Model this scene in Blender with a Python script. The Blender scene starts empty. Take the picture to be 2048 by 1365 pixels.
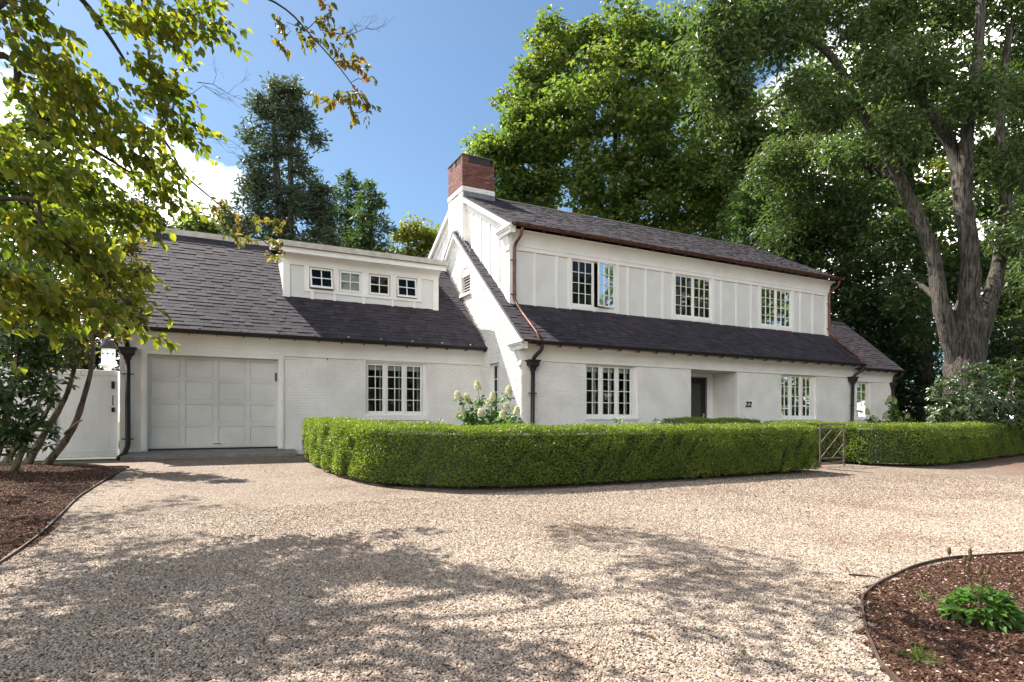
import bpy, math, random
import numpy as np
from mathutils import Vector, Matrix

scene = bpy.context.scene
COL = scene.collection
R = math.radians

# ------------------------------------------------------------------ camera
F_PX, YAW, HORIZON, EYE = 1203.0, R(27.4), 843.0, 1.25
CYAW, SYAW = math.cos(YAW), math.sin(YAW)
cam_data = bpy.data.cameras.new('camera')
cam_data.sensor_width = 36.0
cam_data.sensor_fit = 'HORIZONTAL'
cam_data.lens = 36.0 * F_PX / 2048.0
cam_data.shift_y = (HORIZON - 682.5) / 2048.0
cam_data.clip_start = 0.05
cam_data.clip_end = 2000.0
cam = bpy.data.objects.new('camera', cam_data)
cam.location = (0, 0, EYE)
cam.rotation_euler = (R(90), 0, -YAW)
COL.objects.link(cam)
scene.camera = cam

# ------------------------------------------------------------------ sky
SUN_EL, SUN_AZ = R(53), R(30)            # azimuth measured from +Y towards -X
sun_dir = Vector((-math.sin(SUN_AZ) * math.cos(SUN_EL), math.cos(SUN_AZ) * math.cos(SUN_EL), math.sin(SUN_EL)))
world = bpy.data.worlds.new('World')
scene.world = world
world.use_nodes = True
wn, wl = world.node_tree.nodes, world.node_tree.links
wn.clear()
w_out = wn.new('ShaderNodeOutputWorld')
w_bg = wn.new('ShaderNodeBackground')
w_bg.inputs['Strength'].default_value = 0.075
w_sky = wn.new('ShaderNodeTexSky')
w_sky.sky_type = 'NISHITA'
w_sky.sun_disc = False
w_sky.sun_elevation = SUN_EL
w_sky.sun_rotation = -SUN_AZ
w_sky.air_density = 1.0
w_sky.dust_density = 0.6
w_sky.ozone_density = 2.0
w_tc = wn.new('ShaderNodeTexCoord')
w_sep = wn.new('ShaderNodeSeparateXYZ')
wl.new(w_tc.outputs['Generated'], w_sep.inputs[0])
w_zz = wn.new('ShaderNodeMath'); w_zz.operation = 'ADD'; w_zz.inputs[1].default_value = 0.22
wl.new(w_sep.outputs['Z'], w_zz.inputs[0])
w_div = wn.new('ShaderNodeVectorMath'); w_div.operation = 'DIVIDE'
w_cmb = wn.new('ShaderNodeCombineXYZ')
for k in range(3):
    wl.new(w_zz.outputs[0], w_cmb.inputs[k])
wl.new(w_tc.outputs['Generated'], w_div.inputs[0])
wl.new(w_cmb.outputs[0], w_div.inputs[1])
w_map = wn.new('ShaderNodeMapping')
w_map.inputs['Location'].default_value = (3.52, 1.3, 0.0)
w_map.inputs['Scale'].default_value = (1.0, 1.0, 0.6)
wl.new(w_div.outputs[0], w_map.inputs['Vector'])
w_no = wn.new('ShaderNodeTexNoise')
w_no.inputs['Scale'].default_value = 1.15
w_no.inputs['Detail'].default_value = 9.0
w_no.inputs['Roughness'].default_value = 0.56
wl.new(w_map.outputs[0], w_no.inputs['Vector'])
w_rmp = wn.new('ShaderNodeValToRGB')
w_rmp.color_ramp.elements[0].position = 0.48
w_rmp.color_ramp.elements[1].position = 0.60
def sky_dir(x, y):      # direction of a cloud bank or of the clear patch
    r = (x-1024.0)/F_PX
    return Vector((SYAW+r*CYAW, CYAW-r*SYAW, (HORIZON-y)/F_PX)).normalized()
w_acc = w_no.outputs['Fac']
for (cx_, cy_, amount, reach) in ((850,120,-0.22,0.62),(390,390,0.21,0.19),(690,350,0.16,0.07),(1750,150,0.14,0.40),(150,380,0.08,0.22)):
    w_d = wn.new('ShaderNodeVectorMath'); w_d.operation = 'DISTANCE'
    wl.new(w_tc.outputs['Generated'], w_d.inputs[0]); w_d.inputs[1].default_value = sky_dir(cx_, cy_)
    w_mr = wn.new('ShaderNodeMapRange'); w_mr.interpolation_type = 'SMOOTHSTEP'
    w_mr.inputs['From Min'].default_value = 0.0; w_mr.inputs['From Max'].default_value = reach
    w_mr.inputs['To Min'].default_value = amount; w_mr.inputs['To Max'].default_value = 0.0
    wl.new(w_d.outputs['Value'], w_mr.inputs['Value'])
    w_ad = wn.new('ShaderNodeMath'); w_ad.operation = 'ADD'
    wl.new(w_acc, w_ad.inputs[0]); wl.new(w_mr.outputs['Result'], w_ad.inputs[1])
    w_acc = w_ad.outputs[0]
wl.new(w_acc, w_rmp.inputs['Fac'])
w_mix = wn.new('ShaderNodeMixRGB')
wl.new(w_rmp.outputs['Color'], w_mix.inputs['Fac'])
w_tint = wn.new('ShaderNodeMixRGB'); w_tint.blend_type = 'MULTIPLY'; w_tint.inputs['Fac'].default_value = 1.0
w_tint.inputs['Color2'].default_value = (0.62, 0.70, 0.71, 1)
wl.new(w_sky.outputs['Color'], w_tint.inputs['Color1'])
wl.new(w_tint.outputs[0], w_mix.inputs['Color1'])
w_mix.inputs['Color2'].default_value = (22.5, 21.6, 20.2, 1)
wl.new(w_mix.outputs['Color'], w_bg.inputs['Color'])
wl.new(w_bg.outputs[0], w_out.inputs[0])

# ------------------------------------------------------------------ sun
sun_data = bpy.data.lights.new('sun', 'SUN')
sun_data.energy = 4.6
sun_data.angle = R(0.5)
sun_data.color = (1.0, 0.94, 0.85)
sun = bpy.data.objects.new('sun', sun_data)
sun.rotation_euler = sun_dir.to_track_quat('Z', 'Y').to_euler()
sun.location = (-10, 20, 30)
COL.objects.link(sun)

# ------------------------------------------------------------------ exposure
scene.view_settings.view_transform = 'Standard'
scene.view_settings.look = 'None'
scene.view_settings.gamma = 1.0
scene.view_settings.use_curve_mapping = False
scene.view_settings.exposure = 1.62
scene.render.engine = 'CYCLES'
scene.cycles.max_bounces = 8
scene.cycles.diffuse_bounces = 4
scene.cycles.transparent_max_bounces = 12
scene.cycles.use_denoising = True

rng = np.random.default_rng(7)
random.seed(7)

# ================================================================== helpers
def ray(x, y):
    r = (x - 1024.0) / F_PX
    return Vector((SYAW + r * CYAW, CYAW - r * SYAW, (HORIZON - y) / F_PX))
def at(x, y, depth):
    """point seen in direction (x, y), `depth` metres in front of the camera"""
    return Vector((0, 0, EYE)) + ray(x, y) * depth
def ground_z(X, Y):
    return 0.0285 * min(max(Y, -6.0), 15.6)
def ground_zs(Y):
    return 0.0285 * np.clip(Y, -6.0, 15.6)
def on_ground(x, y):
    d = ray(x, y)
    t = -EYE / (d.z - 0.0285 * d.y)
    return Vector((d.x * t, d.y * t, EYE + d.z * t))

def mesh_np(name, V, faces_flat, counts, smooth=False):
    """fast mesh from numpy: V (n,3); faces_flat loop vertex ids; counts vertices per face"""
    me = bpy.data.meshes.new(name)
    V = np.asarray(V, dtype=np.float32)
    faces_flat = np.asarray(faces_flat, dtype=np.int32)
    counts = np.asarray(counts, dtype=np.int32)
    me.vertices.add(len(V)); me.vertices.foreach_set('co', V.ravel())
    me.loops.add(len(faces_flat)); me.loops.foreach_set('vertex_index', faces_flat)
    me.polygons.add(len(counts))
    starts = np.concatenate(([0], np.cumsum(counts)[:-1])).astype(np.int32)
    me.polygons.foreach_set('loop_start', starts)
    me.polygons.foreach_set('loop_total', counts)
    me.polygons.foreach_set('use_smooth', np.full(len(counts), bool(smooth)))
    me.update(calc_edges=True)
    return me

def put(name, me, mat, parent=None, origin=None):
    o = bpy.data.objects.new(name, me)
    COL.objects.link(o)
    if mat is not None and not me.materials:
        me.materials.append(mat)
    if origin is not None:
        me.transform(Matrix.Translation(-Vector(origin)))
        o.location = origin
    if parent is not None:
        o.parent = parent
        if parent.parent is None:
            o.matrix_parent_inverse = Matrix.Translation(-parent.location)
        else:
            o.matrix_parent_inverse = parent.matrix_basis.inverted() if parent.matrix_basis != Matrix.Identity(4) else Matrix.Identity(4)
    return o

def tag(o, label, cat=None, group=None, kind=None):
    o['label'] = label
    if cat: o['category'] = cat
    if group: o['group'] = group
    if kind: o['kind'] = kind
    return o

def thing(name, label, cat, loc, group=None):
    o = bpy.data.objects.new(name, None)
    o.empty_display_size = 0.2
    COL.objects.link(o)
    o.location = loc
    return tag(o, label, cat, group)

class MB:
    """collects shapes into one mesh"""
    def __init__(self):
        self.v, self.f = [], []
    def poly(self, pts, faces):
        b = len(self.v)
        self.v += [tuple(p) for p in pts]
        self.f += [tuple(b + i for i in f) for f in faces]
        return self
    def box(self, x0, x1, y0, y1, z0, z1, T=None):
        p = [(x0,y0,z0),(x1,y0,z0),(x1,y1,z0),(x0,y1,z0),(x0,y0,z1),(x1,y0,z1),(x1,y1,z1),(x0,y1,z1)]
        if T is not None: p = [tuple(T(*q)) for q in p]
        return self.poly(p, [(0,3,2,1),(4,5,6,7),(0,1,5,4),(1,2,6,5),(2,3,7,6),(3,0,4,7)])
    def quad(self, a, b, c, d):
        return self.poly([a,b,c,d], [(0,1,2,3)])
    def extrude(self, prof, x0, x1, axis='X'):
        """profile [(a,b)] closed; swept along an axis. X: (Y,Z); Y: (X,Z); Z: (X,Y)"""
        n = len(prof)
        def P(t, a, b):
            return {'X': (t,a,b), 'Y': (a,t,b), 'Z': (a,b,t)}[axis]
        pts = [P(x0,a,b) for a,b in prof] + [P(x1,a,b) for a,b in prof]
        fs = [tuple(range(n))[::-1], tuple(range(n,2*n))]
        for i in range(n):
            j = (i+1) % n
            fs.append((i,j,n+j,n+i))
        return self.poly(pts, fs)
    def tube(self, path, rad, seg=10, cap=True):
        path = [Vector(p) for p in path]
        n = len(path)
        rads = rad if isinstance(rad, (list, tuple)) else [rad]*n
        b = len(self.v)
        up = None
        for i, p in enumerate(path):
            t = (path[min(i+1,n-1)] - path[max(i-1,0)]).normalized()
            if up is None:
                up = t.orthogonal().normalized()
            up = (up - t*up.dot(t))
            up = up.normalized() if up.length > 1e-6 else t.orthogonal().normalized()
            s = t.cross(up)
            for k in range(seg):
                a = 2*math.pi*k/seg
                q = p + (up*math.cos(a) + s*math.sin(a))*rads[i]
                self.v.append(tuple(q))
        for i in range(n-1):
            for k in range(seg):
                k2 = (k+1) % seg
                self.f.append((b+i*seg+k, b+i*seg+k2, b+(i+1)*seg+k2, b+(i+1)*seg+k))
        if cap:
            self.f.append(tuple(b+k for k in range(seg))[::-1])
            self.f.append(tuple(b+(n-1)*seg+k for k in range(seg)))
        return self
    def lathe(self, prof, c, seg=16):
        """prof [(r,z)] around vertical axis at c"""
        b = len(self.v)
        for r, z in prof:
            for k in range(seg):
                a = 2*math.pi*k/seg
                self.v.append((c[0]+r*math.cos(a), c[1]+r*math.sin(a), c[2]+z))
        for i in range(len(prof)-1):
            for k in range(seg):
                k2 = (k+1) % seg
                self.f.append((b+i*seg+k, b+i*seg+k2, b+(i+1)*seg+k2, b+(i+1)*seg+k))
        self.f.append(tuple(b+k for k in range(seg))[::-1])
        self.f.append(tuple(b+(len(prof)-1)*seg+k for k in range(seg)))
        return self
    def mesh(self, name, smooth=False):
        me = bpy.data.meshes.new(name)
        me.from_pydata(self.v, [], self.f)
        if smooth:
            for p in me.polygons: p.use_smooth = True
        me.update()
        return me
    def build(self, name, mat, parent=None, origin=None, smooth=False, bevel=0.0):
        o = put(name, self.mesh(name, smooth), mat, parent, origin)
        if bevel:
            m = o.modifiers.new('bevel', 'BEVEL'); m.width = bevel; m.segments = 1; m.limit_method = 'ANGLE'
        return o

# ================================================================== materials
def new_mat(name):
    m = bpy.data.materials.new(name); m.use_nodes = True
    n = m.node_tree.nodes; l = m.node_tree.links
    b = n['Principled BSDF']
    return m, n, l, b
def ramp(n, stops):
    r = n.new('ShaderNodeValToRGB')
    e = r.color_ramp.elements
    while len(e) < len(stops): e.new(0.5)
    for k, (p, c) in enumerate(stops):
        e[k].position = p; e[k].color = (c[0], c[1], c[2], 1)
    return r
def noise(n, l, scale, detail=4, rough=0.55, coord='Object', vec=None):
    t = n.new('ShaderNodeTexNoise')
    t.inputs['Scale'].default_value = scale; t.inputs['Detail'].default_value = detail; t.inputs['Roughness'].default_value = rough
    if vec is None:
        c = n.new('ShaderNodeNewGeometry'); vec = c.outputs['Position']
    l.new(vec, t.inputs['Vector'])
    return t
def mixc(n, l, fac, a, b, mode='MIX'):
    m = n.new('ShaderNodeMixRGB'); m.blend_type = mode
    for s, v in (('Fac', fac), ('Color1', a), ('Color2', b)):
        if isinstance(v, (int, float)): m.inputs[s].default_value = v
        elif isinstance(v, tuple): m.inputs[s].default_value = (v[0], v[1], v[2], 1)
        else: l.new(v, m.inputs[s])
    return m.outputs[0]

def painted(name, col, rough=0.55, var=0.06, stain=0.10, scale=2.2, bump=0.0):
    m, n, l, b = new_mat(name)
    t = noise(n, l, scale, 6, 0.6)
    dirt = tuple(c*k for c, k in zip(col, (1-stain*2.2, 1-stain*2.4, 1-stain*2.8)))
    r = ramp(n, [(0.35, dirt), (0.62, col)])
    l.new(t.outputs['Fac'], r.inputs['Fac'])
    t2 = noise(n, l, 40, 3, 0.6)
    r2 = ramp(n, [(0.3, (1-var,)*3), (0.7, (1,1,1))])
    l.new(t2.outputs['Fac'], r2.inputs['Fac'])
    l.new(mixc(n, l, 1.0, r.outputs['Color'], r2.outputs['Color'], 'MULTIPLY'), b.inputs['Base Color'])
    b.inputs['Roughness'].default_value = rough
    b.inputs['Specular IOR Level'].default_value = 0.35
    if bump:
        bp = n.new('ShaderNodeBump'); bp.inputs['Strength'].default_value = bump; bp.inputs['Distance'].default_value = 0.004
        l.new(t2.outputs['Fac'], bp.inputs['Height']); l.new(bp.outputs[0], b.inputs['Normal'])
    return m

M = {}
M['brick_white'] = painted('painted_white_brick', (0.84,0.83,0.81), 0.6, 0.10, 0.06, 1.3, 0.35)
M['trim'] = painted('white_trim_paint', (0.83,0.82,0.80), 0.45, 0.03, 0.04, 1.7)
M['panel'] = painted('pale_grey_panel_paint', (0.70,0.70,0.69), 0.5, 0.03, 0.04, 1.5)
M['door_paint'] = painted('garage_door_paint', (0.66,0.66,0.64), 0.5, 0.03, 0.05, 1.5)
M['vinyl'] = painted('white_vinyl', (0.80,0.80,0.79), 0.4, 0.02, 0.05, 1.2)
M['weathered'] = painted('weathered_board', (0.58,0.55,0.51), 0.7, 0.15, 0.10, 6)
M['concrete'] = painted('concrete', (0.26,0.24,0.22), 0.85, 0.2, 0.12, 4, 0.4)
M['lead'] = painted('lead_flashing', (0.22,0.23,0.25), 0.5, 0.25, 0.16, 9)
M['dark_frame'] = painted('dark_reveal', (0.035,0.032,0.030), 0.5, 0.1, 0.1, 5)
M['interior'] = painted('dark_room_paint', (0.10,0.09,0.08), 0.9, 0.1, 0.1, 2)  # dark colour stands in for the lack of light indoors
M['blind'] = painted('white_blind', (0.72,0.72,0.70), 0.7, 0.05, 0.05, 3)
M['black_door'] = painted('black_door_paint', (0.012,0.013,0.017), 0.3, 0.1, 0.05, 5)
M['steel'] = painted('rusted_steel_edging', (0.10,0.065,0.05), 0.65, 0.3, 0.2, 7)
M['gate_metal'] = painted('weathered_gate_metal', (0.15,0.135,0.11), 0.5, 0.3, 0.2, 12)
M['cap'] = painted('chimney_cap', (0.10,0.105,0.10), 0.7, 0.2, 0.15, 5)

def metal(name, col, rough, dirt, scale=4, metallic=0.9):
    m, n, l, b = new_mat(name)
    t = noise(n, l, scale, 6, 0.6)
    r = ramp(n, [(0.35, dirt), (0.65, col)])
    l.new(t.outputs['Fac'], r.inputs['Fac']); l.new(r.outputs['Color'], b.inputs['Base Color'])
    b.inputs['Metallic'].default_value = metallic
    b.inputs['Roughness'].default_value = rough
    return m
M['copper'] = metal('aged_copper', (0.215,0.105,0.075), 0.47, (0.09,0.045,0.035), 6, 0.75)
M['bronze'] = metal('dark_bronze_gutter', (0.035,0.026,0.024), 0.45, (0.02,0.016,0.015), 6, 0.3)
M['chrome'] = metal('brushed_handle', (0.7,0.7,0.68), 0.3, (0.5,0.5,0.5), 6, 1.0)
M['iron'] = metal('black_iron', (0.02,0.02,0.02), 0.45, (0.012,0.012,0.012), 6, 0.2)

def make_glass():
    m, n, l, b = new_mat('window_glass')
    n.remove(b)
    out = n['Material Output']
    tr = n.new('ShaderNodeBsdfTransparent'); tr.inputs[0].default_value = (0.86,0.9,0.88,1)
    gl = n.new('ShaderNodeBsdfGlossy'); gl.inputs['Roughness'].default_value = 0.015
    fr = n.new('ShaderNodeFresnel'); fr.inputs['IOR'].default_value = 1.32
    mx = n.new('ShaderNodeMixShader')
    l.new(fr.outputs[0], mx.inputs[0]); l.new(tr.outputs[0], mx.inputs[1]); l.new(gl.outputs[0], mx.inputs[2])
    t = noise(n, l, 1.6, 1, 0.4)
    bp = n.new('ShaderNodeBump'); bp.inputs['Strength'].default_value = 0.25; bp.inputs['Distance'].default_value = 0.01
    l.new(t.outputs['Fac'], bp.inputs['Height']); l.new(bp.outputs[0], gl.inputs['Normal'])
    l.new(mx.outputs[0], out.inputs['Surface'])
    return m
M['glass'] = make_glass()

def piece_random(n, l):
    """a number that differs from piece to piece, whether joined or single objects"""
    g = n.new('ShaderNodeNewGeometry'); o = n.new('ShaderNodeObjectInfo')
    a = n.new('ShaderNodeMath'); a.operation = 'ADD'
    l.new(g.outputs['Random Per Island'], a.inputs[0]); l.new(o.outputs['Random'], a.inputs[1])
    fr = n.new('ShaderNodeMath'); fr.operation = 'FRACT'
    l.new(a.outputs[0], fr.inputs[0])
    return fr.outputs[0]

def make_shingle():
    m, n, l, b = new_mat('asphalt_shingle')
    rnd = piece_random(n, l)
    r = ramp(n, [(0.0,(0.027,0.024,0.031)), (0.3,(0.047,0.041,0.051)), (0.55,(0.035,0.032,0.041)), (0.8,(0.060,0.052,0.062)), (1.0,(0.044,0.036,0.044))])
    l.new(rnd, r.inputs['Fac'])
    t = noise(n, l, 260, 2, 0.7)
    r2 = ramp(n, [(0.3,(0.55,0.55,0.56)), (0.7,(1.3,1.28,1.28))])
    l.new(t.outputs['Fac'], r2.inputs['Fac'])
    c = mixc(n, l, 1.0, r.outputs['Color'], r2.outputs['Color'], 'MULTIPLY')
    t3 = noise(n, l, 0.9, 4, 0.6)
    r3 = ramp(n, [(0.3,(0.80,0.81,0.82)), (0.7,(1.12,1.10,1.09))])
    l.new(t3.outputs['Fac'], r3.inputs['Fac'])
    l.new(mixc(n, l, 1.0, c, r3.outputs['Color'], 'MULTIPLY'), b.inputs['Base Color'])
    b.inputs['Roughness'].default_value = 0.85
    b.inputs['Specular IOR Level'].default_value = 0.25
    bp = n.new('ShaderNodeBump'); bp.inputs['Strength'].default_value = 0.5; bp.inputs['Distance'].default_value = 0.003
    l.new(t.outputs['Fac'], bp.inputs['Height']); l.new(bp.outputs[0], b.inputs['Normal'])
    return m
M['shingle'] = make_shingle()

def make_red_brick():
    m, n, l, b = new_mat('red_brick')
    rnd = piece_random(n, l)
    r = ramp(n, [(0.0,(0.13,0.047,0.038)), (0.35,(0.20,0.078,0.062)), (0.7,(0.16,0.062,0.052)), (0.93,(0.26,0.12,0.095)), (1.0,(0.10,0.05,0.045))])
    l.new(rnd, r.inputs['Fac'])
    t = noise(n, l, 30, 5, 0.65)
    r2 = ramp(n, [(0.3,(0.7,0.7,0.7)), (0.7,(1.15,1.15,1.15))])
    l.new(t.outputs['Fac'], r2.inputs['Fac'])
    l.new(mixc(n, l, 1.0, r.outputs['Color'], r2.outputs['Color'], 'MULTIPLY'), b.inputs['Base Color'])
    b.inputs['Roughness'].default_value = 0.85
    bp = n.new('ShaderNodeBump'); bp.inputs['Strength'].default_value = 0.5; bp.inputs['Distance'].default_value = 0.004
    l.new(t.outputs['Fac'], bp.inputs['Height']); l.new(bp.outputs[0], b.inputs['Normal'])
    return m
M['red_brick'] = make_red_brick()
M['mortar'] = painted('mortar', (0.25,0.19,0.165), 0.9, 0.1, 0.1, 8)

def make_leaf(name, stops, trans, tfac=0.4, nscale=0.35, rough=0.45, spec=0.35):
    m, n, l, b = new_mat(name)
    g = n.new('ShaderNodeNewGeometry')
    r = ramp(n, stops)
    t = noise(n, l, nscale, 3, 0.6)
    a = n.new('ShaderNodeMath'); a.operation = 'MULTIPLY_ADD'
    l.new(t.outputs['Fac'], a.inputs[0]); a.inputs[1].default_value = 0.75
    s = n.new('ShaderNodeMath'); s.operation = 'MULTIPLY_ADD'
    l.new(g.outputs['Random Per Island'], s.inputs[0]); s.inputs[1].default_value = 0.55; s.inputs[2].default_value = -0.14
    l.new(s.outputs[0], a.inputs[2])
    l.new(a.outputs[0], r.inputs['Fac'])
    l.new(r.outputs['Color'], b.inputs['Base Color'])
    b.inputs['Roughness'].default_value = rough
    b.inputs['Specular IOR Level'].default_value = spec
    tl = n.new('ShaderNodeBsdfTranslucent')
    l.new(mixc(n, l, 1.0, r.outputs['Color'], trans, 'MULTIPLY'), tl.inputs['Color'])
    mx = n.new('ShaderNodeMixShader'); mx.inputs[0].default_value = tfac
    l.new(b.outputs[0], mx.inputs[1]); l.new(tl.outputs[0], mx.inputs[2])
    l.new(mx.outputs[0], n['Material Output'].inputs['Surface'])
    return m
M['maple_leaf'] = make_leaf('maple_leaf', [(0.0,(0.046,0.082,0.030)), (0.5,(0.092,0.142,0.038)), (0.78,(0.17,0.19,0.042)), (1.0,(0.28,0.25,0.05))], (1.7,1.8,0.75), 0.5, 0.22)
M['ash_leaf'] = make_leaf('ash_leaf', [(0.0,(0.040,0.070,0.028)), (0.5,(0.078,0.120,0.042)), (1.0,(0.14,0.175,0.06))], (1.6,1.75,0.8), 0.40, 0.3)
M['yellow_leaf'] = make_leaf('yellow_green_leaf', [(0.0,(0.06,0.09,0.014)), (0.5,(0.13,0.15,0.02)), (1.0,(0.24,0.22,0.03))], (1.8,1.9,0.8), 0.4, 0.25)
M['conifer'] = make_leaf('conifer_needles', [(0.0,(0.03,0.06,0.024)), (0.5,(0.055,0.095,0.035)), (1.0,(0.095,0.12,0.04))], (1.6,1.8,0.8), 0.32, 0.4)
M['cedar'] = make_leaf('cedar_foliage', [(0.0,(0.04,0.07,0.045)), (0.6,(0.07,0.10,0.058)), (1.0,(0.12,0.12,0.05))], (1.5,1.5,0.9), 0.32, 0.4)
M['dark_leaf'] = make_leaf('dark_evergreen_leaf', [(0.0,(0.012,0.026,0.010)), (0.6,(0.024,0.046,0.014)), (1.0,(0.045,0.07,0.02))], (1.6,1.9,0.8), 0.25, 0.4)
M['dogwood_leaf'] = make_leaf('dogwood_leaf', [(0.0,(0.045,0.075,0.018)), (0.4,(0.09,0.125,0.024)), (0.7,(0.165,0.17,0.03)), (0.92,(0.27,0.235,0.038)), (0.985,(0.30,0.19,0.03)), (1.0,(0.28,0.09,0.03))], (2.0,2.1,0.65), 0.5, 0.9)
M['rust_leaf'] = make_leaf('turning_dogwood_leaf', [(0.0,(0.05,0.085,0.02)), (0.5,(0.11,0.125,0.028)), (0.72,(0.20,0.15,0.035)), (0.86,(0.25,0.11,0.04)), (1.0,(0.18,0.05,0.035))], (1.9,1.7,0.9), 0.45, 2.0)
M['rhodo_leaf'] = make_leaf('rhododendron_leaf', [(0.0,(0.02,0.045,0.014)), (0.6,(0.05,0.085,0.025)), (1.0,(0.11,0.14,0.05))], (1.6,1.8,0.8), 0.22, 0.8, 0.32, 0.5)
M['olive_leaf'] = make_leaf('olive_magnolia_leaf', [(0.0,(0.05,0.06,0.014)), (0.5,(0.12,0.12,0.025)), (0.85,(0.22,0.18,0.035)), (1.0,(0.34,0.17,0.03))], (1.9,1.8,0.8), 0.38, 0.9, 0.35)
M['box_leaf'] = make_leaf('boxwood_leaf', [(0.0,(0.062,0.095,0.026)), (0.5,(0.135,0.178,0.038)), (0.85,(0.215,0.255,0.048)), (0.95,(0.30,0.29,0.08)), (1.0,(0.26,0.17,0.07))], (1.7,1.9,0.5), 0.42, 1.3, 0.4, 0.4)
M['garden_leaf'] = make_leaf('garden_plant_leaf', [(0.0,(0.035,0.085,0.02)), (0.6,(0.07,0.15,0.03)), (1.0,(0.13,0.21,0.05))], (1.9,2.2,0.8), 0.35, 3.0, 0.4)
M['petal'] = make_leaf('hydrangea_petal', [(0.0,(0.55,0.50,0.22)), (0.4,(0.66,0.64,0.44)), (1.0,(0.80,0.78,0.70))], (1.1,1.1,0.9), 0.35, 5.0, 0.6, 0.2)
M['petal_green'] = make_leaf('green_hydrangea_petal', [(0.0,(0.30,0.36,0.12)), (0.5,(0.45,0.48,0.22)), (1.0,(0.60,0.60,0.36))], (1.1,1.1,0.9), 0.35, 5.0, 0.6, 0.2)
M['seed'] = make_leaf('dry_seed_head', [(0.0,(0.06,0.045,0.02)), (1.0,(0.16,0.11,0.05))], (1.2,1.1,0.9), 0.2, 5.0, 0.7, 0.2)
M['grass'] = make_leaf('grass_blade', [(0.0,(0.05,0.09,0.02)), (1.0,(0.14,0.17,0.05))], (1.8,1.9,0.8), 0.35, 2.0, 0.5, 0.3)

def make_bark(name, a, bb, scale=9):
    m, n, l, b = new_mat(name)
    c = n.new('ShaderNodeNewGeometry'); mp = n.new('ShaderNodeMapping')
    mp.inputs['Scale'].default_value = (1,1,0.14)
    l.new(c.outputs['Position'], mp.inputs['Vector'])
    t = noise(n, l, scale, 7, 0.65, vec=mp.outputs[0])
    r = ramp(n, [(0.40,a), (0.60,bb)])
    l.new(t.outputs['Fac'], r.inputs['Fac'])
    t2 = noise(n, l, 1.3, 4, 0.6)
    r2 = ramp(n, [(0.35,(0.65,0.66,0.62)), (0.65,(1.15,1.13,1.1))])
    l.new(t2.outputs['Fac'], r2.inputs['Fac'])
    l.new(mixc(n, l, 1.0, r.outputs['Color'], r2.outputs['Color'], 'MULTIPLY'), b.inputs['Base Color'])
    b.inputs['Roughness'].default_value = 0.9
    bp = n.new('ShaderNodeBump'); bp.inputs['Strength'].default_value = 1.0; bp.inputs['Distance'].default_value = 0.10
    l.new(t.outputs['Fac'], bp.inputs['Height']); l.new(bp.outputs[0], b.inputs['Normal'])
    return m
M['bark'] = make_bark('grey_bark', (0.012,0.010,0.008), (0.12,0.104,0.086), 15)
M['bark_dark'] = make_bark('dark_bark', (0.028,0.022,0.018), (0.085,0.07,0.055), 14)
M['bark_pale'] = make_bark('pale_bark', (0.09,0.075,0.055), (0.26,0.22,0.17), 14)

def make_gravel_sheet():
    m, n, l, b = new_mat('gravel_bed')
    g = n.new('ShaderNodeNewGeometry')
    v = n.new('ShaderNodeTexVoronoi'); v.inputs['Scale'].default_value = 58
    l.new(g.outputs['Position'], v.inputs['Vector'])
    sep = n.new('ShaderNodeSeparateColor'); l.new(v.outputs['Color'], sep.inputs[0])
    r = ramp(n, [(0.0,(0.11,0.09,0.075)), (0.25,(0.265,0.215,0.172)), (0.5,(0.365,0.30,0.243)), (0.75,(0.235,0.195,0.163)), (1.0,(0.47,0.405,0.345))])
    l.new(sep.outputs[0], r.inputs['Fac'])
    dr = ramp(n, [(0.30,(1,1,1)), (0.72,(0.30,0.27,0.25))])
    l.new(v.outputs['Distance'], dr.inputs['Fac'])
    c = mixc(n, l, 1.0, r.outputs['Color'], dr.outputs['Color'], 'MULTIPLY')
    t = noise(n, l, 0.7, 7, 0.68)
    r2 = ramp(n, [(0.32,(0.74,0.66,0.60)), (0.47,(0.96,0.93,0.91)), (0.7,(1.08,1.06,1.03))])
    l.new(t.outputs['Fac'], r2.inputs['Fac'])
    c2 = mixc(n, l, 1.0, c, r2.outputs['Color'], 'MULTIPLY')
    sx = n.new('ShaderNodeSeparateXYZ'); l.new(g.outputs['Position'], sx.inputs[0])
    wob = n.new('ShaderNodeMath'); wob.operation = 'MULTIPLY_ADD'; wob.inputs[1].default_value = 4.0
    l.new(t.outputs['Fac'], wob.inputs[0]); l.new(sx.outputs['X'], wob.inputs[2])
    mr = n.new('ShaderNodeMapRange'); mr.inputs['From Min'].default_value = 15.5; mr.inputs['From Max'].default_value = 20.0
    l.new(wob.outputs[0], mr.inputs['Value'])
    l.new(mixc(n, l, mr.outputs['Result'], c2, mixc(n, l, 1.0, c2, (0.66,0.50,0.46), 'MULTIPLY')), b.inputs['Base Color'])
    b.inputs['Roughness'].default_value = 0.85
    b.inputs['Specular IOR Level'].default_value = 0.2
    inv = n.new('ShaderNodeMath'); inv.operation = 'SUBTRACT'; inv.inputs[0].default_value = 1.0
    l.new(v.outputs['Distance'], inv.inputs[1])
    bp = n.new('ShaderNodeBump'); bp.inputs['Strength'].default_value = 0.8; bp.inputs['Distance'].default_value = 0.012
    l.new(inv.outputs[0], bp.inputs['Height']); l.new(bp.outputs[0], b.inputs['Normal'])
    return m
M['gravel'] = make_gravel_sheet()
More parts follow.
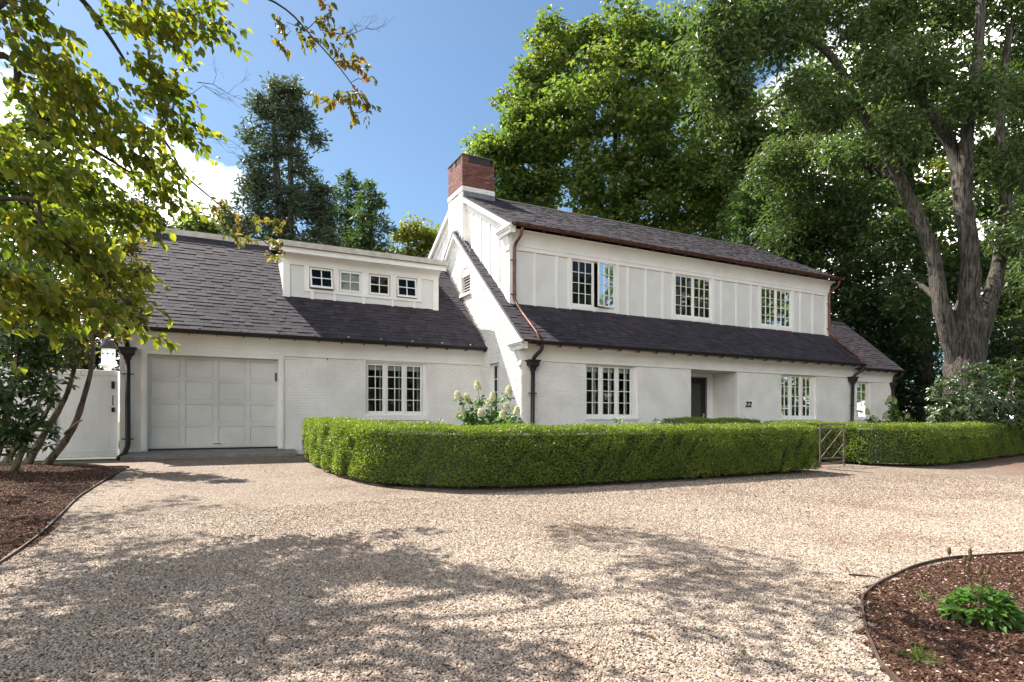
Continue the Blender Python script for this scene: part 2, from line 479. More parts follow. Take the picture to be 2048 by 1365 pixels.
def make_stone():
    m, n, l, b = new_mat('gravel_stone')
    o = n.new('ShaderNodeObjectInfo')
    r = ramp(n, [(0.0,(0.085,0.07,0.06)), (0.18,(0.26,0.21,0.17)), (0.42,(0.365,0.298,0.238)), (0.58,(0.20,0.165,0.14)), (0.8,(0.41,0.34,0.277)), (1.0,(0.52,0.455,0.39))])
    l.new(o.outputs['Random'], r.inputs['Fac'])
    t = noise(n, l, 0.7, 7, 0.68)
    r2 = ramp(n, [(0.32,(0.74,0.66,0.60)), (0.47,(0.96,0.93,0.91)), (0.7,(1.08,1.06,1.03))])
    l.new(t.outputs['Fac'], r2.inputs['Fac'])
    l.new(mixc(n, l, 1.0, r.outputs['Color'], r2.outputs['Color'], 'MULTIPLY'), b.inputs['Base Color'])
    b.inputs['Roughness'].default_value = 0.8
    b.inputs['Specular IOR Level'].default_value = 0.25
    return m
M['stone'] = make_stone()
def make_mulch(name, inst):
    m, n, l, b = new_mat(name)
    if inst:
        o = n.new('ShaderNodeObjectInfo'); src = o.outputs['Random']
    else:
        src = noise(n, l, 60, 5, 0.7).outputs['Fac']
    r = ramp(n, [(0.0,(0.024,0.014,0.010)), (0.4,(0.060,0.029,0.019)), (0.75,(0.098,0.050,0.034)), (0.93,(0.14,0.085,0.06)), (1.0,(0.26,0.19,0.14))])
    l.new(src, r.inputs['Fac']); l.new(r.outputs['Color'], b.inputs['Base Color'])
    b.inputs['Roughness'].default_value = 0.9
    b.inputs['Specular IOR Level'].default_value = 0.15
    return m
M['mulch'] = make_mulch('mulch_ground', False)
M['chip'] = make_mulch('mulch_chip', True)
M['soil'] = painted('lawn_soil', (0.05,0.06,0.025), 0.95, 0.3, 0.2, 3)

# ================================================================== ground
def strip_sheet(name, xs, ys, dz, mat, label):
    V, Fq = [], []
    for y in ys:
        for x in xs:
            V.append((x, y, ground_z(x, y) + dz))
    nx = len(xs)
    for j in range(len(ys)-1):
        for i in range(nx-1):
            Fq.append((j*nx+i, j*nx+i+1, (j+1)*nx+i+1, (j+1)*nx+i))
    me = bpy.data.meshes.new(name); me.from_pydata(V, [], Fq); me.update()
    o = put(name, me, mat)
    return tag(o, label, kind='structure')
strip_sheet('ground', [-400,-30,0,30,400], [-400,-6,15.6,60,900], -0.012, M['soil'], 'dark ground under the trees around the house')
strip_sheet('gravel_driveway', [-14,-4,5,15,45], [-9,-6,5,15.1], 0.0, M['gravel'], 'pale tan gravel driveway in front of the white house')

def poly_sheet(name, pts, dz, mat, label):
    V = [(p[0], p[1], ground_z(p[0], p[1]) + dz) for p in pts]
    me = bpy.data.meshes.new(name); me.from_pydata(V, [], [tuple(range(len(V)))]); me.update()
    return tag(put(name, me, mat), label, kind='structure')
def smooth_path(pts, n=8):
    """Catmull-Rom through 2D/3D points"""
    pts = [Vector(p) for p in pts]
    out = []
    for i in range(len(pts)-1):
        p0, p1, p2, p3 = pts[max(i-1,0)], pts[i], pts[i+1], pts[min(i+2,len(pts)-1)]
        for k in range(n):
            t = k/n
            out.append(0.5*((2*p1) + (p2-p0)*t + (2*p0-5*p1+4*p2-p3)*t*t + (3*p1-p0-3*p2+p3)*t**3))
    out.append(pts[-1])
    return out
BED_R = smooth_path([(10.5,1.25),(8.4,2.1),(6.33,2.66),(5.5,2.80),(4.75,2.72),(4.02,2.52),(3.60,2.28),(3.18,1.97),(2.84,1.65),(2.5,1.05),(2.6,0.3)], 8)
bed_r_poly = [(p.x,p.y) for p in BED_R] + [(4,-1),(9,-1)]
poly_sheet('mulch_bed', bed_r_poly, 0.006, M['mulch'], 'round red brown mulch bed at the lower right corner')
BED_L = smooth_path([(-1.22,13.15),(-1.30,11.5),(-1.38,9.4),(-1.31,7.33),(-1.34,5.9),(-1.55,4.6),(-2.2,3.4)], 8)
bed_l_poly = [(p.x,p.y) for p in BED_L] + [(-9,3.0),(-9,15.0),(-2.6,14.6)]
poly_sheet('mulch_bed', bed_l_poly, 0.006, M['mulch'], 'shaded dark mulch bed under the shrubs at the left edge')
poly_sheet('garden_bed', [(2.5,8.9),(24,8.9),(24,13.1),(7.2,13.1),(7.2,15.2),(2.5,15.2)], 0.006, M['mulch'], 'planting bed between the hedge and the house')

def edging(path, h, name, label):
    b = MB()
    n = len(path)
    pts = []
    for i, p in enumerate(path):
        t = (path[min(i+1,n-1)] - path[max(i-1,0)]).normalized()
        s = Vector((-t.y, t.x))
        w = 0.006
        z = ground_z(p.x, p.y)
        hh = h*(1+0.08*math.sin(i*0.9)+0.10*math.sin(i*0.31))
        pts += [(p.x-s.x*w,p.y-s.y*w,z-0.03),(p.x+s.x*w,p.y+s.y*w,z-0.03),(p.x+s.x*w,p.y+s.y*w,z+hh),(p.x-s.x*w,p.y-s.y*w,z+hh)]
    fs = []
    for i in range(n-1):
        for k in range(4):
            k2 = (k+1) % 4
            fs.append((4*i+k, 4*i+k2, 4*i+4+k2, 4*i+4+k))
    b.poly(pts, fs)
    o = b.build(name, M['steel'], origin=(path[n//2].x, path[n//2].y, ground_z(0,path[n//2].y)))
    return tag(o, label, 'edging')
edging(BED_R, 0.030, 'steel_edging', 'thin curved rusty edging strip around the lower right mulch bed')
edging(BED_L, 0.030, 'steel_edging', 'rusty edging strip running along the shaded left mulch bed')
ep = smooth_path([(-2.35,14.15),(-1.9,13.75),(-1.55,13.42),(-1.17,13.2)], 6)
edging(ep, 0.05, 'garden_edging', 'short bent edging strip lying before the white gate')

# ================================================================== house
HOUSE = thing('house', 'long white brick house with dark shingle roofs, garage wing and red chimney', 'house', (9.0, 15.6, 0.44))
YG, YM, YU, YD, YW = 15.60, 13.18, 14.12, 16.53, 14.30
XG0, XM0, XM1, XU0, XU1, XW1 = -1.56, 7.11, 20.17, 7.26, 20.23, 24.38
ZB = 0.36

def arr_boxes(u0, u1, z0, z1, d, fn, ch=0.003):
    """proud rectangular pieces on a wall: fn(u, d, z) -> (n,3) world; front face slightly chamfered"""
    u0, u1, z0, z1, d = (np.asarray(a, float) for a in (u0,u1,z0,z1,d))
    n = len(u0)
    V = np.zeros((n,8,3))
    z = np.zeros(n)
    for k,(a,b) in enumerate(((u0,z0),(u1,z0),(u1,z1),(u0,z1))):
        V[:,k] = fn(a, z-0.002, b)
    for k,(a,b) in enumerate(((u0+ch,z0+ch),(u1-ch,z0+ch),(u1-ch,z1-ch),(u0+ch,z1-ch))):
        V[:,4+k] = fn(a, d, b)
    base = (np.arange(n)*8)[:,None,None]
    fq = np.array([(4,5,6,7),(0,1,5,4),(1,2,6,5),(2,3,7,6),(3,0,4,7)])[None]
    Fq = (base+fq).reshape(-1)
    return V.reshape(-1,3), Fq, np.full(n*5,4)

def front_fn(Y):   # faces -Y, u is X
    return lambda u,d,z: np.stack([u, Y-d, z], -1)
def side_fn(X):    # faces -X, u is Y
    return lambda u,d,z: np.stack([X-d, u, z], -1)

def bricks(intervals, z0, z1, fn, course=0.0675, length=0.203, joint=0.013, seed=1):
    g = np.random.default_rng(seed)
    U0,U1,Z0,Z1,Dp = [],[],[],[],[]
    k = 0; z = z0
    while z + course <= z1 + 1e-6:
        for (a,b) in intervals(z, z+course-joint):
            if b-a < 0.03: continue
            u = a - ((k % 2)*0.5*length + (a % length))
            while u < b:
                p0, p1 = max(u,a), min(u+length-joint, b)
                if p1-p0 > 0.012:
                    U0.append(p0); U1.append(p1)
                    j = g.normal(0,0.0008)
                    Z0.append(z+j); Z1.append(z+course-joint+j); Dp.append(0.009+abs(g.normal(0,0.003)))
                u += length
        z += course; k += 1
    return arr_boxes(U0,U1,Z0,Z1,Dp,fn)

def sub_intervals(a, b, holes):
    out = [(a,b)]
    for (h0,h1) in holes:
        nxt = []
        for (p,q) in out:
            if h1 <= p or h0 >= q: nxt.append((p,q))
            else:
                if h0 > p: nxt.append((p,h0))
                if h1 < q: nxt.append((h1,q))
        out = nxt
    return out

def wall_plate(mb, u0, u1, z0, z1, holes, fn, depth):
    """flat wall with rectangular holes (ua,ub,za,zb) and reveals going `depth` inwards"""
    us = sorted({u0,u1} | {min(max(h[k],u0),u1) for h in holes for k in (0,1)})
    zs = sorted({z0,z1} | {min(max(h[k],z0),z1) for h in holes for k in (2,3)})
    P = lambda u,d,z: tuple(float(q) for q in fn(np.array(u),np.array(d),np.array(z)))
    for a,b in zip(us,us[1:]):
        for c,d in zip(zs,zs[1:]):
            um, zm = (a+b)/2, (c+d)/2
            if any(h[0]<um<h[1] and h[2]<zm<h[3] for h in holes): continue
            mb.quad(P(a,0,c),P(b,0,c),P(b,0,d),P(a,0,d))
    for h in holes:
        a,b,c,d = h[:4]
        dp = h[4] if len(h) > 4 else depth
        c0 = max(c,z0)
        mb.quad(P(a,0,c0),P(a,-dp,c0),P(a,-dp,d),P(a,0,d))
        mb.quad(P(b,0,c0),P(b,0,d),P(b,-dp,d),P(b,-dp,c0))
        mb.quad(P(a,0,d),P(a,-dp,d),P(b,-dp,d),P(b,0,d))
        mb.quad(P(a,0,c0),P(b,0,c0),P(b,-dp,c0),P(a,-dp,c0))

# ---- garage wing wall
G_HOLES = [(-1.04,1.69,ZB,2.75,0.16), (3.82,5.47,1.42,2.80,0.16)]
mb = MB(); wall_plate(mb, XG0, XM0+0.02, ZB, 3.24, G_HOLES, front_fn(YG), 0.16)
mb.poly([(XG0,YG,ZB),(XG0,21.4,ZB),(XG0,21.4,3.5),(XG0,18.5,6.2),(XG0,YG,3.5)], [(0,1,2,3,4)])
mb.poly([(XG0,21.4,ZB),(XM0,21.4,ZB),(XM0,21.4,3.5),(XG0,21.4,3.5)], [(0,1,2,3)])
garage_wall = mb.build('garage_wall', M['brick_white'], HOUSE)
HG = [(-1.17,1.82,ZB,2.86), (3.80,5.49,1.29,2.86)]
me = mesh_np('brick_course', *bricks(lambda za,zb: sub_intervals(XG0, XM0, [h[:2] for h in HG if h[2] < (za+zb)/2 < h[3]]), 0.40, 2.84, front_fn(YG), seed=2))
put('brick_courses', me, M['brick_white'], garage_wall)['kind'] = 'stuff'

# ---- main front wall
M_HOLES = [(9.03,10.75,1.34,2.77,0.14), (12.71,14.66,ZB,2.77,1.15), (16.58,18.28,1.34,2.77,0.14)]
mb = MB(); wall_plate(mb, XM0, XM1, ZB, 3.30, M_HOLES, front_fn(YM), 0.14)
mb.poly([(12.71,YM+1.15,ZB),(14.66,YM+1.15,ZB),(14.66,YM+1.15,2.77),(12.71,YM+1.15,2.77)], [(0,1,2,3)])
front_wall = mb.build('front_wall', M['brick_white'], HOUSE)
HM = [(9.03,10.75,1.28,2.77), (12.71,14.66,ZB,2.77), (16.58,18.28,1.28,2.77)]
b1 = bricks(lambda za,zb: sub_intervals(XM0, XM1, [h[:2] for h in HM if h[2] < (za+zb)/2 < h[3]]), 0.40, 2.79, front_fn(YM), seed=3)
b2 = bricks(lambda za,zb: [(YM+0.01, YM+1.13)], 0.40, 2.77, lambda u,d,z: np.stack([14.66-d, u, z], -1), seed=4)
V = np.concatenate([b1[0], b2[0]]); Fi = np.concatenate([b1[1], b2[1]+len(b1[0])]); Ct = np.concatenate([b1[2], b2[2]])
put('brick_courses', mesh_np('brick_course', V, Fi, Ct), M['brick_white'], front_wall)['kind'] = 'stuff'

# ---- left brick gable of the main house
RK = 0.855; YE_M, ZE_M, YR_L = 12.85, 3.22, 17.40
ZR_L = ZE_M + RK*(YR_L-YE_M)
def rake_low(y): return ZE_M + RK*(min(y, 2*YR_L-y)-YE_M)
GB_HOLES = [(14.49,15.08,1.25,2.84,0.16), (16.42,17.05,5.10,5.62,0.14)]
mb = MB()
wall_plate(mb, YM, 21.5, ZB, 3.40, [GB_HOLES[0]], side_fn(XM0), 0.16)
# upper gable triangle as slices with the vent hole left open
wall_plate(mb, 16.2, 17.3, 3.40, 6.0, [GB_HOLES[1]], side_fn(XM0), 0.14)
def gp(y,z): return (XM0,y,z)
mb.poly([gp(YM,3.4),gp(16.2,3.4),gp(16.2,rake_low(16.2)-0.04),gp(YM,rake_low(YM)-0.04)], [(0,1,2,3)])
mb.poly([gp(16.2,6.0),gp(17.3,6.0),gp(17.3,rake_low(17.3)-0.04),gp(16.2,rake_low(16.2)-0.04)], [(0,1,2,3)])
mb.poly([gp(17.3,3.4),gp(21.5,3.4),gp(21.5,rake_low(21.5)-0.04),gp(17.4,ZR_L-0.04),gp(17.3,rake_low(17.3)-0.04)], [(0,1,2,3,4)])
gable_wall = mb.build('gable_wall', M['brick_white'], HOUSE)
def gable_iv(za, zb):
    zt = zb + 0.10
    a = YM if zt < rake_low(YM) else YE_M + (zt-ZE_M)/RK
    b = 2*YR_L - a
    hs = []
    zm = (za+zb)/2
    if 1.25 < zm < 2.84: hs.append((14.49,15.08))
    if 5.04 < zm < 5.62: hs.append((16.40,17.07))
    if 5.62 <= zm < 5.86:
        w = 0.33*math.sqrt(max(0,1-((zm-5.60)/0.27)**2)); hs.append((16.735-w,16.735+w))
    b = min(b, 19.6)
    if za < 3.2: b = min(b, YG)
    return sub_intervals(a, b, hs) if b > a else []
put('brick_courses', mesh_np('brick_course', *bricks(gable_iv, 0.40, ZR_L-0.12, side_fn(XM0), seed=5)), M['brick_white'], gable_wall)['kind'] = 'stuff'
# arched vent with louvres and sill
mb = MB()
n = 10
arch = [(16.42,5.62)] + [(16.735-0.315*math.cos(math.pi*k/n), 5.62+0.23*math.sin(math.pi*k/n)) for k in range(1,n)] + [(17.05,5.62)]
ring = arch[::-1]
# brick face around the arch head is closed by the arch soffit; recess back
pts = [(XM0+0.0,y,z) for y,z in arch] + [(XM0+0.10,y,z) for y,z in arch]
m_ = len(arch)
mb.poly(pts, [(i,i+1,m_+i+1,m_+i) for i in range(m_-1)])
mb.poly([(XM0+0.10,16.42,5.10),(XM0+0.10,17.05,5.10)] + [(XM0+0.10,y,z) for y,z in arch[::-1]], [tuple(range(m_+2))])
vent = mb.build('gable_vent', M['dark_frame'], HOUSE)
for k in range(8):
    z = 5.12 + k*0.085
    hw = 0.30 if z < 5.60 else 0.30*math.sqrt(max(0.05,1-((z-5.60)/0.26)**2))
    MB().poly([(XM0+0.02,16.735-hw,z),(XM0+0.02,16.735+hw,z),(XM0+0.09,16.735+hw,z+0.05),(XM0+0.09,16.735-hw,z+0.05),
               (XM0+0.02,16.735-hw,z+0.012),(XM0+0.02,16.735+hw,z+0.012),(XM0+0.09,16.735+hw,z+0.062),(XM0+0.09,16.735-hw,z+0.062)],
              [(0,1,2,3),(4,7,6,5),(0,4,5,1),(1,5,6,2),(2,6,7,3),(3,7,4,0)]).build('louvre_slat', M['trim'], vent)
MB().box(XM0-0.07,XM0+0.10,16.36,17.11,5.01,5.10).build('vent_sill', M['trim'], vent, bevel=0.006)
# arch-shaped cheek: fills the square corner between wall plate hole and arch
mb = MB()
for sgn in (-1,1):
    c = 16.735+sgn*0.315
    arc = [(16.735+sgn*0.315*math.cos(math.pi/2*k/6), 5.62+0.23*math.sin(math.pi/2*k/6)) for k in range(7)]
    mb.poly([(XM0-0.004,c,5.90)]+[(XM0-0.004,y,z) for y,z in arc]+[(XM0-0.004,16.735,5.90)], [tuple(range(9))])
# (the plate already closes above 5.62, so only the recess face is dark)

# ---- upper storey
UPW = [(9.17,10.70,4.48,5.79), (12.95,14.48,4.48,5.79), (16.74,18.28,4.48,5.79)]
mb = MB(); wall_plate(mb, XU0, XU1, 4.10, 6.30, UPW, front_fn(YU), 0.12)
upper_wall = mb.build('upper_front_wall', M['panel'], HOUSE)
zr_u, ze_u, ye_u, yr_u = 8.42, 6.35, 13.77, 17.55
ku = (zr_u-ze_u)/(yr_u-ye_u)
def rake_up(y): return ze_u + ku*(min(y, 2*yr_u-y)-ye_u)
mb = MB()
mb.poly([(XU0,YU,3.6),(XU0,2*yr_u-YU,3.6),(XU0,2*yr_u-YU,rake_up(YU)-0.05),(XU0,yr_u,zr_u-0.05),(XU0,YU,rake_up(YU)-0.05)], [(0,1,2,3,4)])
upper_gable = mb.build('upper_gable_wall', M['trim'], HOUSE)
mb = MB()
mb.poly([(XU1,YU,3.6),(XU1,2*yr_u-YU,3.6),(XU1,2*yr_u-YU,rake_up(YU)-0.05),(XU1,yr_u,zr_u-0.05),(XU1,YU,rake_up(YU)-0.05)], [(0,1,2,3,4)])
mb.box(XU0,XU1,2*yr_u-YU-0.05,2*yr_u-YU,3.0,6.2)
mb.box(XM0,XM1,21.4,21.5,ZB,3.3)
mb.poly([(XM1,YM,ZB),(XM1,21.5,ZB),(XM1,21.5,3.3),(XM1,YM,3.4)], [(0,1,2,3)])
mb.build('rear_wall', M['trim'], HOUSE)
def batten(x, z0, z1):
    MB().box(x-0.034,x+0.034,YU-0.026,YU+0.001,z0,z1).build('batten', M['trim'], upper_wall)
for x in (8.01,8.70,11.14,11.81,12.47,14.91,15.59,16.27,18.73,19.39):
    batten(x, 4.12, 5.79)
MB().box(XU0-0.03,XU0+0.16,YU-0.032,YU+0.001,4.12,5.79).build('corner_board', M['trim'], upper_wall)
MB().box(XU1-0.14,XU1+0.03,YU-0.032,YU+0.001,4.12,5.79).build('corner_board', M['trim'], upper_wall)
MB().box(XU0-0.03,XU1+0.03,YU-0.036,YU+0.001,5.79,5.905).build('frieze_board', M['trim'], upper_wall)
for (a,b,c,d) in UPW:      # casing, apron and short battens under each window
    cs = MB()
    cs.box(a-0.11,a,YU-0.034,YU+0.001,c-0.10,d)
    cs.box(b,b+0.11,YU-0.034,YU+0.001,c-0.10,d)
    cs.box(a,b,YU-0.034,YU+0.001,c-0.10,c)
    cs.build('window_casing', M['trim'], upper_wall)
    for x in (a-0.03, (a+b)/2, b+0.03):
        batten(x, 4.12, c-0.10)
for y in (14.75,15.36,15.95,16.57,18.96,19.6,20.2):
    MB().box(XU0-0.028,XU0+0.001,y-0.034,y+0.034,3.7,rake_up(y)-0.30).build('batten', M['trim'], upper_gable)
MB().box(XU0-0.034,XU0+0.001,YU-0.028,YU+0.26,3.9,6.08).build('corner_board', M['trim'], upper_gable)

# ---- wing on the right
mb = MB(); wall_plate(mb, XM1+0.01, XW1, ZB, 3.2, [(21.55,23.05,1.34,2.77,0.12)], front_fn(YW), 0.12)
mb.poly([(XW1,YW,ZB),(XW1,19,ZB),(XW1,19,3.2),(XW1,16.4,5.4),(XW1,YW,3.4)], [(0,1,2,3,4)])
wing_wall = mb.build('wing_wall', M['brick_white'], HOUSE)
put('brick_courses', mesh_np('brick_course', *bricks(lambda za,zb: sub_intervals(XM1+0.02, XW1, [(21.55,23.05)] if 1.28 < (za+zb)/2 < 2.77 else []), 0.40, 2.79, front_fn(YW), seed=6)), M['brick_white'], wing_wall)['kind'] = 'stuff'

# ---- cornices (board + cove) and gutters
def cove_profile(yw, z0, y1, z1, n=7):
    """closed (Y,Z) profile: from the wall board up and out to the eave"""
    pts = []
    for k in range(n+1):
        a = math.pi/2*k/n
        pts.append((yw - (yw-y1)*(1-math.cos(a)), z0 + (z1-z0)*math.sin(a)))
    return pts + [(y1, z1+0.03), (yw+0.10, z1+0.03), (yw+0.10, z0)]
def cornice(x0, x1, ywall, zb, zline, ye, zt):
    m = MB()
    m.box(x0, x1, ywall-0.04, ywall+0.002, zb, zline)
    m.box(x0, x1, ywall-0.052, ywall-0.038, zline-0.014, zline)
    m.extrude(cove_profile(ywall-0.046, zline, ye+0.09, zt), x0, x1, 'X')
    return m.build('cornice', M['trim'], HOUSE)
cornice(XG0-0.02, XM0-0.005, YG, 2.84, 2.965, 15.28, 3.20)
cornice(XM0+0.0, XM1+0.02, YM, 2.77, 2.89, 12.84, 3.13)
cornice(XU0+0.0, XU1+0.02, YU, 5.895, 5.91, 13.77, 6.24)
cornice(XM1+0.06, XW1+0.02, YW, 2.77, 2.89, 13.97, 3.14)

def gutter(x0, x1, y, zt, r, mat, sp, seed):
    m = MB()
    n = 8
    prof = [(y - r*math.cos(math.pi*k/n), zt - r*1.05*math.sin(math.pi*k/n)) for k in range(n+1)]
    m.extrude(prof, x0, x1, 'X')
    m.tube([(x0,y-r,zt),(x1,y-r,zt)], 0.012, 6)
    g = m.build('gutter', mat, HOUSE)
    x = x0 + 0.5*sp
    while x < x1:
        q = MB()
        q.extrude([(y-(r+0.010)*math.cos(math.pi*k/n), zt-(r*1.05+0.010)*math.sin(math.pi*k/n)) for k in range(n+1)], x-0.016, x+0.016, 'X')
        q.box(x-0.008,x+0.008,y+0.02,y+0.16,zt-0.105,zt-0.085)
        q.box(x-0.008,x+0.008,y+0.005,y+0.025,zt-0.125,zt-0.06)
        q.build('bracket', mat, g)
        x += sp
    return g
gutter(XG0-0.06, XM0-0.01, 15.24, 3.30, 0.07, M['bronze'], 0.56, 1)
gutter(XM0-0.02, XM1+0.16, 12.80, 3.22, 0.07, M['bronze'], 0.62, 2)
gutter(XU0-0.11, XU1+0.14, 13.72, 6.37, 0.07, M['copper'], 0.62, 3)
gutter(XM1+0.35, XW1+0.25, 13.93, 3.24, 0.06, M['bronze'], 0.55, 4)

# ---- roofs with shingles
SH_W = (0.12,0.16,0.20,0.26)
def shingle_mesh(w, t):
    L = 0.172
    pts = [(0,0,0.0),(w,0,0.0),(w,L,-0.004),(0,L,-0.004),(0,0,t),(w,0,t),(w,L,0.003),(0,L,0.003)]
    b = MB().poly(pts, [(4,5,6,7),(0,1,5,4),(1,2,6,5),(3,0,4,7)])
    me = b.mesh('shingle'); me.materials.append(M['shingle']); return me
SH_MESH = {(w,t): shingle_mesh(w-0.003,t) for w in SH_W for t in (0.009,0.017)}

def roof_slope(name, x0, x1, ye, ze, yr, zr, seed, single=0, exposure=0.142, deck=0.05, x1top=None):
    g = np.random.default_rng(seed)
    L = math.hypot(yr-ye, zr-ze)
    d = Vector((0,(yr-ye)/L,(zr-ze)/L))
    sx = 1.0 if yr > ye else -1.0
    nrm = Vector((0,-d.z,d.y)) if yr > ye else Vector((0,d.z,-d.y))
    ex = Vector((1,0,0))
    o0 = Vector((x0,ye,ze))
    m = MB()
    c = [o0, o0+ex*(x1-x0), o0+ex*(x1-x0)+d*L, o0+d*L]
    m.poly([p-nrm*deck for p in c]+[p-nrm*0.002 for p in c], [(0,3,2,1),(4,5,6,7),(0,1,5,4),(1,2,6,5),(2,3,7,6),(3,0,4,7)])
    part = m.build(name, M['shingle'], HOUSE)
    rows = int(L/exposure)+1
    items = []
    for r in range(rows):
        s = r*exposure
        if s > L-0.03: break
        u = -float(g.uniform(0,0.25))
        while u < x1-x0:
            w = SH_W[g.integers(4)]; t = (0.009,0.017)[int(g.random() < 0.45)]
            a, b = max(u,0), min(u+w, x1-x0)
            if b-a > 0.03: items.append((a,b,s,t,w, abs((b-a)-w) < 1e-6))
            u += w
    # nearest whole shingles become pieces of their own
    keep = []
    if single:
        def dist(it):
            p = o0 + ex*it[0] + d*it[2]
            q = p - Vector((0,0,EYE))
            z = q.y*CYAW + q.x*SYAW; px = 1024 + F_PX*(q.x*CYAW-q.y*SYAW)/z
            return 1e9 if (px < 300 or not it[5]) else z
        order = sorted(range(len(items)), key=lambda i: dist(items[i]))
        keep = set(order[:single])
        rot = Matrix((ex, d, nrm)).transposed().to_4x4()
        for i in sorted(keep):
            a,b,s,t,w,_ = items[i]
            o = bpy.data.objects.new('shingle', SH_MESH[(w,t)])
            COL.objects.link(o); o.parent = part
            o.matrix_local = Matrix.Translation(o0+ex*a+d*s+nrm*0.002) @ rot
    rest = [it for i,it in enumerate(items) if i not in keep] if single else items
    a = np.array([it[0] for it in rest]); b = np.array([it[1] for it in rest])-0.003
    s = np.array([it[2] for it in rest]); t = np.array([it[3] for it in rest])
    n = len(rest)
    s = s + g.normal(0,0.0015,n)
    def P(u,ss,h): return np.array(o0)[None]+np.outer(u,np.array(ex))+np.outer(ss,np.array(d))+np.outer(h,np.array(nrm))
    Lx = np.minimum(s+0.172, L)
    V = np.stack([P(a,s,t*0),P(b,s,t*0),P(b,Lx,t*0-0.002),P(a,Lx,t*0-0.002),P(a,s,t),P(b,s,t),P(b,Lx,t*0+0.003),P(a,Lx,t*0+0.003)],1).reshape(-1,3)
    base = (np.arange(n)*8)[:,None,None]
    fq = np.array([(4,5,6,7),(0,1,5,4),(1,2,6,5),(3,0,4,7)])
    if yr < ye: fq = fq[:, ::-1]
    Fi = (base+fq[None]).reshape(-1)
    so = put('shingle_courses', mesh_np('shingle_courses', V, Fi, np.full(n*4,4)), M['shingle'], part)
    so['kind'] = 'stuff'
    return part

ZE_G, YR_G, ZR_G = 3.31, 18.50, 6.27
garage_roof = roof_slope('garage_roof', XG0-0.05, XM0-0.005, 15.24, ZE_G, YR_G, ZR_G, 11, single=300)
roof_slope('garage_roof_rear', XG0-0.05, XM0-0.005, 21.7, ZE_G, YR_G, ZR_G-0.01, 12)
roof_slope('pent_roof', XM0-0.14, XM1+0.10, 12.80, 3.235, YU+0.02, 3.235+RK*(YU+0.02-12.80), 13)
roof_slope('gable_roof_strip', XM0-0.14, XU0-0.002, YU+0.02, 3.235+RK*(YU+0.02-12.80), YR_L, ZR_L+0.0, 14)
roof_slope('gable_roof_strip', XM0-0.14, XU0-0.002, 2*YR_L-12.85, 3.22, YR_L, ZR_L-0.005, 15)
roof_slope('main_roof', XU0-0.14, XU1+0.13, 13.73, ze_u+0.03, yr_u, zr_u+0.03, 16)
roof_slope('main_roof_rear', XU0-0.14, XU1+0.13, 2*yr_u-13.73, ze_u+0.03, yr_u, zr_u+0.025, 17)
roof_slope('wing_roof', XM1+0.10, XW1+0.22, 13.93, 3.26, 16.40, 5.46, 18)
roof_slope('wing_roof_rear', XM1+0.10, XW1+0.22, 18.87, 3.26, 16.40, 5.455, 19)
# snow guards along the garage and pent eaves
def guards(part_parent, x0, x1, y, z, k, sp):
    x = x0
    while x < x1:
        MB().box(x-0.02,x+0.02,y+0.02,y+0.05,z+0.01,z+0.05).build('snow_guard', M['chrome'], part_parent)
        x += sp
guards(garage_roof, -0.85, 7.0, 15.24, 3.33, 0, 0.83)
# ridge board of the garage and ridge caps
MB().box(XG0-0.07, 2.0, YR_G-0.05, YR_G+0.12, ZR_G-0.02, ZR_G+0.13).build('ridge_board', M['weathered'], HOUSE)
mb = MB(); mb.extrude([(yr_u-0.14,zr_u-0.02),(yr_u,zr_u+0.065),(yr_u+0.14,zr_u-0.02)], XU0+0.9, XU1+0.12, 'X'); mb.build('ridge_cap', M['shingle'], HOUSE)
mb = MB(); mb.extrude([(16.26,5.36),(16.40,5.51),(16.54,5.36)], XM1+0.12, XW1+0.2, 'X'); mb.build('ridge_cap', M['shingle'], HOUSE)
mb = MB(); mb.extrude([(YR_L-0.12,ZR_L-0.06),(YR_L,ZR_L+0.05),(YR_L+0.12,ZR_L-0.06)], XM0-0.13, XU0-0.16, 'X'); mb.build('ridge_cap', M['shingle'], HOUSE)

# ---- rake boards on the gables
def rake(xa, xb, ya, yb, fz, drop_top, drop_bot, name='rake_board', mat='trim'):
    m = MB(); m.extrude([(ya,fz(ya)-drop_top),(yb,fz(yb)-drop_top),(yb,fz(yb)-drop_bot),(ya,fz(ya)-drop_bot)], xa, xb, 'X')
    return m.build(name, M[mat], HOUSE)
for (a,b) in ((12.86,YR_L),(YR_L,21.9)):
    rake(XM0-0.16, XM0-0.12, a, b, rake_low, 0.02, 0.15)
    rake(XM0-0.12, XM0-0.02, a, b, rake_low, 0.075, 0.12)
    rake(XM0-0.05, XM0+0.0, a+0.3, b-0.25, rake_low, 0.12, 0.26)
    rake(XM0-0.18, XM0-0.10, a, b, rake_low, -0.012, 0.02, 'rake_edge', 'lead')
for (a,b) in ((13.79,yr_u),(yr_u,21.3)):
    rake(XU0-0.16, XU0-0.12, a, b, rake_up, 0.02, 0.16)
    rake(XU0-0.12, XU0+0.0, a, b, rake_up, 0.07, 0.11)
    rake(XU0-0.045, XU0+0.0, a+0.3, b, rake_up, 0.11, 0.36)
rake(XW1+0.2, XW1+0.24, 13.98, 16.4, lambda y: 3.24+0.89*(y-13.93), 0.02, 0.14)

